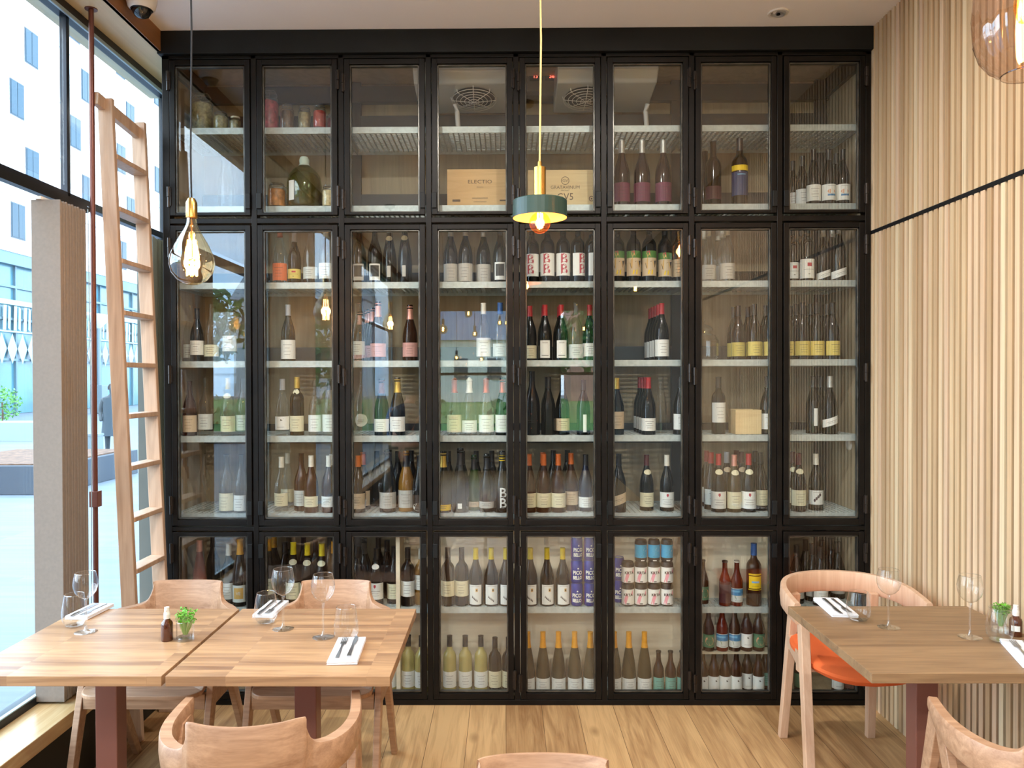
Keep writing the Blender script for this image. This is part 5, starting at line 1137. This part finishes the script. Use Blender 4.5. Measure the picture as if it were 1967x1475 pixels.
def setting(c0, c1, c2, where, flip=False, cut=True):
    """napkin given by three corners on the table: near left, near right, far left"""
    A, B_, C_ = (pt(*c) for c in (c0, c1, c2)); u = (B_ - A); v = (C_ - A); w = u.length; l = v.length; ang = math.atan2(-v.x, v.y)
    ctr = A + u / 2 + v / 2
    nk = empty('folded_napkin', ctr, ang, 'folded white linen napkin ' + where, 'napkin', 'folded napkins on the tables')
    m = MB()
    for k in range(4):
        e_ = .0012 * (k % 2); m.box((-w / 2 + e_, -l / 2 + e_, .0032 * k), (w / 2 - e_ * .5, l / 2 - e_, .0032 * k + .0030))
    m.build('linen_layers', M['linen'], nk, bevel=.0012)
    zt = .0128; L_ = min(.185, l * .92)
    f = MB(); fork(f, L_); k_ = MB(); knife(k_, L_ * 1.05)
    for nm, mb, dx in (('fork', f, -.2 * w), ('knife', k_, .17 * w)):
        off = Matrix.Rotation(ang + (pi if flip else 0), 3, 'Z') @ Vector((dx, -L_ / 2 + (0.012 if nm == 'knife' else .004), 0))
        o = mb.build(nm, M['cutlery']); o.location = ctr + off + Vector((0, 0, zt)); o.rotation_euler = (0, 0, ang + (pi if flip else 0))
        tag(o, 'steel %s on the napkin ' % nm + where, nm, nm + 's laid on napkins')
setting((628, 1277), (686, 1278), (650, 1230), 'at the front right of the second stave table')
setting((484, 1187), (524, 1187), (518, 1159), 'at the back left of the second stave table', True)
setting((124, 1190), (168, 1191), (178, 1164), 'on the window table behind its glasses', True)
setting((1600, 1187), (1648, 1186), (1563, 1154), 'at the back left corner of the right table', True)
setting((1975, 1290), (2030, 1285), (1928, 1238), 'at the right edge of the photo on the right table')
def spray(px, py, h, labelled, label):
    s = empty('spray_bottle', pt(px, py), 0, label, 'bottle', 'amber spray bottles on the tables'); k = h / .115
    MB().lathe([(0, 0), (.0185, 0), (.0195, .003), (.0195, .055), (.017, .063), (.011, .069), (.0095, .075)], n=24).build('bottle_body', M['amber'], s, smooth=True)
    MB().lathe([(.0105, .074), (.0108, .088), (.0085, .098), (.008, .112), (0, .1135)], n=20).box((-.002, -.0115, .1), (.002, -.007, .104)).build('spray_cap', M['white'], s, smooth=False)
    if labelled: MB().patch(.0200, .020, .040, -1.3, .1).build('label', M['paper'], s)
    s.scale = (1, 1, k); return s
spray(321, 1230, .116, False, 'small amber spray bottle with white cap beside the herb glass, window table')
spray(1951, 1221, .108, True, 'amber spray bottle with a small white label on the right table')
def herb(px, py, label, r=.028, h=.062, sd=1, fol=1.0):
    g = empty('herb_glass', pt(px, py), 0, label, 'glass of herbs', 'glasses of green herbs on the tables')
    MB().lathe([(0, .003), (r * .96, .003), (r, .006), (r, h)], n=28).build('glass_tumbler', M['clear'], g, smooth=True)
    MB().lathe([(r, h - .0008), (r + .0008, h), (r, h + .0008), (r - .0008, h), (r, h - .0008)], n=28).build('rim', thin_glass('glass_rim', (.9, .93, .94), .3), g, smooth=True)
    MB().lathe([(0, .0005), (r, .0005), (r, .009), (r * .9, .012), (0, .0125)], n=24).build('glass_base', thin_glass('glass_stem', (.975, .985, .985), .12, pw_=3), g, smooth=True)
    rn = random.Random(sd); st = MB(); lf = MB()
    for k in range(75):
        a = rn.uniform(0, 2 * pi); rr = rn.uniform(0, 1) ** .6 * r * 1.15 * fol; z = h + rn.uniform(-.004, .034) * fol; p = Vector((rr * cos(a) + .002, rr * sin(a), z)); st.tube([(p.x * .2, p.y * .2, .018), (p.x * .6, p.y * .6, h * .7), p], .0006, 4, caps=False)
        for q in range(5):
            b = rn.uniform(0, 2 * pi); c = p + Vector((cos(b), sin(b), rn.uniform(-.6, .8))) * .006; n1 = Vector((rn.gauss(0, .6), rn.gauss(0, .6), 1)).normalized(); u = n1.cross(Vector((1, 0, 0))).normalized(); w = n1.cross(u); s_ = rn.uniform(.0022, .0042)
            lf.add([c + (u * cos(t) + w * sin(t)) * s_ for t in [2 * pi * i / 6 for i in range(6)]], [tuple(range(6))])
    st.build('stems', M['stem'], g); lf.build('herb_leaves', M['green_leaf'], g)
    return g
herb(356, 1229, 'small glass of bright green herbs on the window table', .029, .064, 4, 1.0)
herb(1922, 1213, 'green herb glass standing behind the stemless glass, right table', .030, .07, 9, .75)
# ================================================================== PENDANT LAMPS
def plight(parent, loc, w, r=.02, col=(1, .55, .22)):
    l = bpy.data.lights.new('bulb_light', 'POINT'); l.energy = w; l.shadow_soft_size = r; l.color = col
    o = bpy.data.objects.new('bulb_light', l); COL.objects.link(o); o.parent = parent; o.location = loc
def filament(z0, z1, r, n, mat, name='filament', w=.0012):
    m = MB(); pts = []
    for k in range(n):
        a = 2 * pi * k / n; m.tube([(r * cos(a), r * sin(a), z0), (r * .8 * cos(a), r * .8 * sin(a), (z0 + z1) / 2), (r * cos(a), r * sin(a), z1)], w, 5)
    return m
def teardrop(X, Y, zb, zsock, label, R=.080):
    top = CEIL; g = empty('teardrop_pendant', (X, Y, top), 0, label, 'pendant lamp', 'teardrop bulb pendants'); o = zb - top
    Hb = zsock - zb; k = Hb / .25
    prof = [(0, 0), (.025, .004), (.052, .020), (.072, .046), (R, .078), (.077, .105), (.060, .145), (.040, .180), (.026, .205), (.018, .225), (.015, .25)]
    MB().lathe([(r, z * k) for r, z in prof], (0, 0, o), 36).build('glass_bulb', M['goldglass'], g, smooth=True)
    MB().lathe([(0, Hb + .068), (.012, .066 + Hb), (.020, .050 + Hb), (.0205, Hb - .004), (.015, Hb - .006)], (0, 0, o), 24).build('socket', M['brass'], g, smooth=True)
    MB().tube([(0, 0, 0), (.004, .002, o * .33), (-.002, 0, o * .66), (0, 0, o + Hb + .066)], .0035, 8).build('cord', M['cord'], g, smooth=True)
    MB().lathe([(0, -.025), (.05, -.024), (.055, 0)], n=24).build('ceiling_rose', M['black'], g, smooth=True)
    f = MB()
    for q in range(6):
        a = 2 * pi * q / 6; r = .019
        f.tube([(r * cos(a), r * sin(a), o + .035 * k), (r * cos(a), r * sin(a), o + .092 * k)], .0027, 5); f.tube([(r * .85 * cos(a + .3), r * .85 * sin(a + .3), o + .096 * k), (r * .7 * cos(a + .3), r * .7 * sin(a + .3), o + .165 * k)], .0024, 5)
    f.build('filament', M['fil'], g)
    MB().tube([(0, 0, o + .03 * k), (0, 0, o + Hb)], .003, 6).lathe([(.017, 0), (.019, .002), (.017, .004)], (0, 0, o + .09 * k), 14).build('filament_post', M['brass'], g)
    plight(g, (0, 0, o + .09 * k), 3.0, .03)
    return g
Yt = 2.80; p0 = at(369, 548, Y=Yt); p1 = at(369, 416, Y=Yt)
td = teardrop(p0.x, Yt, p0.z, p1.z, 'large gold-tinted teardrop bulb hanging on a black cord near the ladder')
# disc pendant
Yd = 2.87; K2 = F / Yd; pc = at(1037, 425, Y=Yd); zrim = pc.z; ztop = at(1037, 398, Y=Yd).z; zs1 = at(1035, 322, Y=Yd).z; R = .101
g = empty('disc_pendant', (pc.x, Yd, CEIL), 0, 'pendant lamp with a dark green disc shade, brass stem and glowing globe bulb', 'pendant lamp')
def zz(v): return v - CEIL
zr = zrim + .012
MB().lathe([(R, zz(zr)), (R, zz(zr + .062)), (R - .003, zz(zr + .065)), (.018, zz(zr + .066))], n=48).build('shade', M['shadegreen'], g, smooth=False)
MB().lathe([(R, zz(zr)), (R - .002, zz(zr)), (R - .002, zz(zr + .060)), (.01, zz(zr + .060))], n=48).build('shade_lining', M['shadein'], g)
zst = zs1
MB().lathe([(.0225, zz(zr + .066)), (.0225, zz(zst)), (.018, zz(zst + .002)), (.008, zz(zst + .003)), (.007, zz(zst + .022)), (.0, zz(zst + .023))], n=28).build('stem', M['brass'], g, smooth=False)
MB().tube([(0, 0, 0), (.006, 0, zz(zst) * .5), (0, 0, zz(zst + .02))], .0036, 8).build('cord', M['cordc'], g, smooth=True)
MB().lathe([(0, -.025), (.05, -.024), (.055, 0)], n=24).build('ceiling_rose', M['brass'], g, smooth=True)
zc_ = zrim - .006
MB().lathe([(.012, .062), (.016, .045)] + [(.040 * sin(t), .040 * cos(t)) for t in [.45 + (pi - .45) * i / 12 for i in range(13)]], (0, 0, zz(zc_)), 28).build('glass_bulb', thin_glass('amber_bulb_glass', (1, .74, .42), .08), g, smooth=True)
f = MB()
for q in range(5): a = 2 * pi * q / 5; f.tube([(.009 * cos(a), .009 * sin(a), zz(zc_ - .018)), (.009 * cos(a), .009 * sin(a), zz(zc_ + .035))], .0026, 5)
f.build('filament', M['filw'], g); plight(g, (0, 0, zz(zc_)), 1.5, .02, (1, .42, .14))
# smoked glass pendant at the upper right
Ys = 1.94; ps = at(1977, 142, Y=Ys); g = empty('smoked_glass_pendant', (ps.x, Ys, CEIL), 0, 'smoky amber ribbed glass pendant lamp at the upper right corner', 'pendant lamp')
zb = ps.z
pf = [(.060, 0), (.085, .018), (.108, .050), (.121, .095), (.125, .15), (.12, .22), (.10, .285), (.06, .33), (.025, .345)]
vs = []; fs = []; n_ = 64; k = len(pf)
for j in range(n_):
    a = 2 * pi * j / n_
    for r, z in pf: rr = r * (1 + .012 * (1 if j % 4 < 2 else -1)); vs.append((rr * cos(a), rr * sin(a), zz(zb + z)))
for j in range(n_):
    for i in range(k - 1): fs.append((j * k + i, ((j + 1) % n_) * k + i, ((j + 1) % n_) * k + i + 1, j * k + i + 1))
MB().add(vs, fs).build('shade', M['amberglass'], g, smooth=True)
MB().lathe([(.060, 0), (.0625, .001), (.0615, -.0015), (.059, -.0015), (.060, 0)], (0, 0, zz(zb)), 40).build('shade_rim', thin_glass('smoked_rim', (.5, .36, .27), .2), g, smooth=True)
MB().lathe([(0, .40), (.024, .40), (.026, .34), (.022, .27), (0, .27)], (0, 0, zz(zb)), 20).build('socket', M['brass'], g, smooth=True)
MB().tube([(0, 0, 0), (0, 0, zz(zb + .4))], .0036, 8).build('cord', M['cord'], g)
MB().lathe([(.012, .27), (.02, .24), (.032, .20), (.034, .165), (.024, .135), (0, .125)], (0, 0, zz(zb)), 24).build('glass_bulb', thin_glass('amber_bulb_glass', (1, .74, .42), .08), g, smooth=True)
f = MB()
for q in range(5): a = 2 * pi * q / 5; f.tube([(.010 * cos(a), .010 * sin(a), zz(zb + .15)), (.010 * cos(a), .010 * sin(a), zz(zb + .235))], .003, 5)
f.build('filament', M['filw'], g); plight(g, (0, 0, zz(zb + .19)), 2.2, .03, (1, .55, .24))
# pendants further back in the room: the cabinet glass mirrors them
teardrop(-1.14, .04, 2.10, 2.34, 'teardrop bulb pendant hanging at the left behind the viewpoint', .08)
def globe(X, Y, z, r, label):
    g = empty('globe_pendant', (X, Y, CEIL), 0, label, 'pendant lamp', 'small globe bulb pendants at the back'); o = z - CEIL
    MB().lathe([(.012, r * 1.25)] + [(r * sin(t), r * cos(t)) for t in [.4 + (pi - .4) * i / 10 for i in range(11)]], (0, 0, o), 20).build('glass_bulb', thin_glass('amber_bulb_glass', (1, .74, .42), .08), g, smooth=True)
    MB().lathe([(0, r * 1.25 + .06), (.018, r * 1.25 + .058), (.018, r * 1.2), (.012, r * 1.18)], (0, 0, o), 16).build('socket', M['black'], g, smooth=True)
    MB().tube([(0, 0, 0), (0, 0, o + r * 1.25 + .06)], .003, 6).build('cord', M['cord'], g)
    MB().tube([(0, 0, o - r * .4), (0, 0, o + r * .5)], .012, 8).build('filament', M['fil'], g)
for i, (px, py, Y) in enumerate(((900, 602, -3.0), (912, 641, -2.4), (877, 687, -3.4), (925, 690, -3.2), (851, 632, -1.6), (1122, 632, -1.4), (1172, 590, .9), (1221, 556, 1.3), (960, 620, -4.2), (973, 620, -4.4))):
    d = 2 * YC - Y; X = (px - 970) / F * d; z = HC + (728 - py) / F * d
    globe(X, Y, z, .055 if i in (0, 4) else .04, 'small globe bulb pendant behind the viewpoint, ' + ('nearest the left window', 'on a black cord near the middle', 'low over the back left', 'low over the back middle', 'larger globe over the left tables', 'over the right tables', 'amber, close to the right wall', 'amber, nearest the right wall', 'far left of a back pair', 'far right of a back pair')[i])

# ------------------------------------------------------------------ a guest behind the viewpoint: the cabinet glass mirrors him
gp = empty('person', (-1.02, -.20, 0), radians(-155), 'bearded person in a navy vest and light blue shirt looking down, behind the viewpoint', 'person')
skinc = prin('skin', 'c08d72', .5); hairc = prin('dark_brown_hair', '20160f', .7)
bn = [(0, 0, .93, .15, .11), (0, .01, 1.12, .14, .10), (0, .04, 1.30, .18, .11), (0, .06, 1.37, .055), (0, .09, 1.42, .052), (0, .12, 1.49, .078, .092), (0, .11, 1.56, .070, .085),
      (-.19, .05, 1.29, .055), (-.24, .10, 1.05, .045), (-.12, .30, 1.00, .033), (-.09, .37, .99, .028, .014), (.19, .05, 1.29, .055), (.24, .10, 1.05, .045), (.12, .30, 1.00, .033), (.09, .37, .99, .028, .014),
      (-.1, 0, .86, .09), (-.1, .03, .48, .062), (-.1, 0, .09, .042), (-.1, .12, .035, .035), (.1, 0, .86, .09), (.1, .03, .48, .062), (.1, 0, .09, .042), (.1, .12, .035, .035)]
be = [(0, 1), (1, 2), (2, 3), (3, 4), (4, 5), (5, 6), (2, 7), (7, 8), (8, 9), (9, 10), (2, 11), (11, 12), (12, 13), (13, 14), (0, 15), (15, 16), (16, 17), (17, 18), (0, 19), (19, 20), (20, 21), (21, 22)]
for sx, root in ((-1, 10), (1, 14)):
    for q, (dx, ln) in enumerate(((-.021, .062), (-.007, .074), (.008, .070), (.021, .055))):
        b0 = len(bn); bn += [(sx * .09 + dx, .40, .985, .009), (sx * .09 + dx, .40 + ln * .6, .972, .0085), (sx * .09 + dx, .40 + ln * .85, .955, .008)]; be += [(root, b0), (b0, b0 + 1), (b0 + 1, b0 + 2)]
    b0 = len(bn); bn += [(sx * .09 - sx * .03, .375, .985, .010), (sx * .09 - sx * .045, .41, .975, .009)]; be += [(root, b0), (b0, b0 + 1)]
skin('body', bn, be, skinc, gp, 2)
MB().lathe([(.0, 1.60), (.05, 1.595), (.085, 1.56), (.094, 1.51), (.088, 1.47)], (0, .10, 0), 18).build('hair', hairc, gp, smooth=True)
MB().lathe([(.0, 1.405), (.045, 1.41), (.066, 1.44), (.07, 1.455)], (0, .15, 0), 14).build('beard', hairc, gp, smooth=True)
f = MB(); f.lathe([(0, .012), (.008, .006), (.011, -.01), (0, -.014)], (0, .215, 1.485), 8); f.build('nose', skinc, gp, smooth=True)
for sx in (-1, 1):
    MB().lathe([(0, .008), (.009, 0), (0, -.008)], (sx * .03, .205, 1.51), 8).build('eye', M['black'], gp); MB().lathe([(0, .02), (.012, 0), (0, -.02)], (sx * .083, .11, 1.495), 8).build('ear', skinc, gp)
    MB().tube([(sx * .17, .05, 1.315), (sx * .215, .06, 1.22), (sx * .245, .10, 1.05), (sx * .16, .25, 1.01)], [.066, .062, .056, .044], 12).build('shirt_sleeve', prin('light_blue_shirt', '7d9cc8', .8), gp, smooth=True)
MB().lathe([(.06, 1.385), (.15, 1.345), (.19, 1.28), (.175, 1.1), (.17, .90)], (0, .03, 0), 18, mat=Matrix.Diagonal((1, .68, 1))).build('vest', prin('navy_vest', '1b2436', .8), gp, smooth=True)
for sx in (-1, 1): MB().tube([(sx * .09, 0, .95), (sx * .1, .03, .5), (sx * .1, 0, .08)], [.105, .078, .062], 12).build('trouser_leg', prin('dark_trousers', '1c1d22', .8), gp, smooth=True)
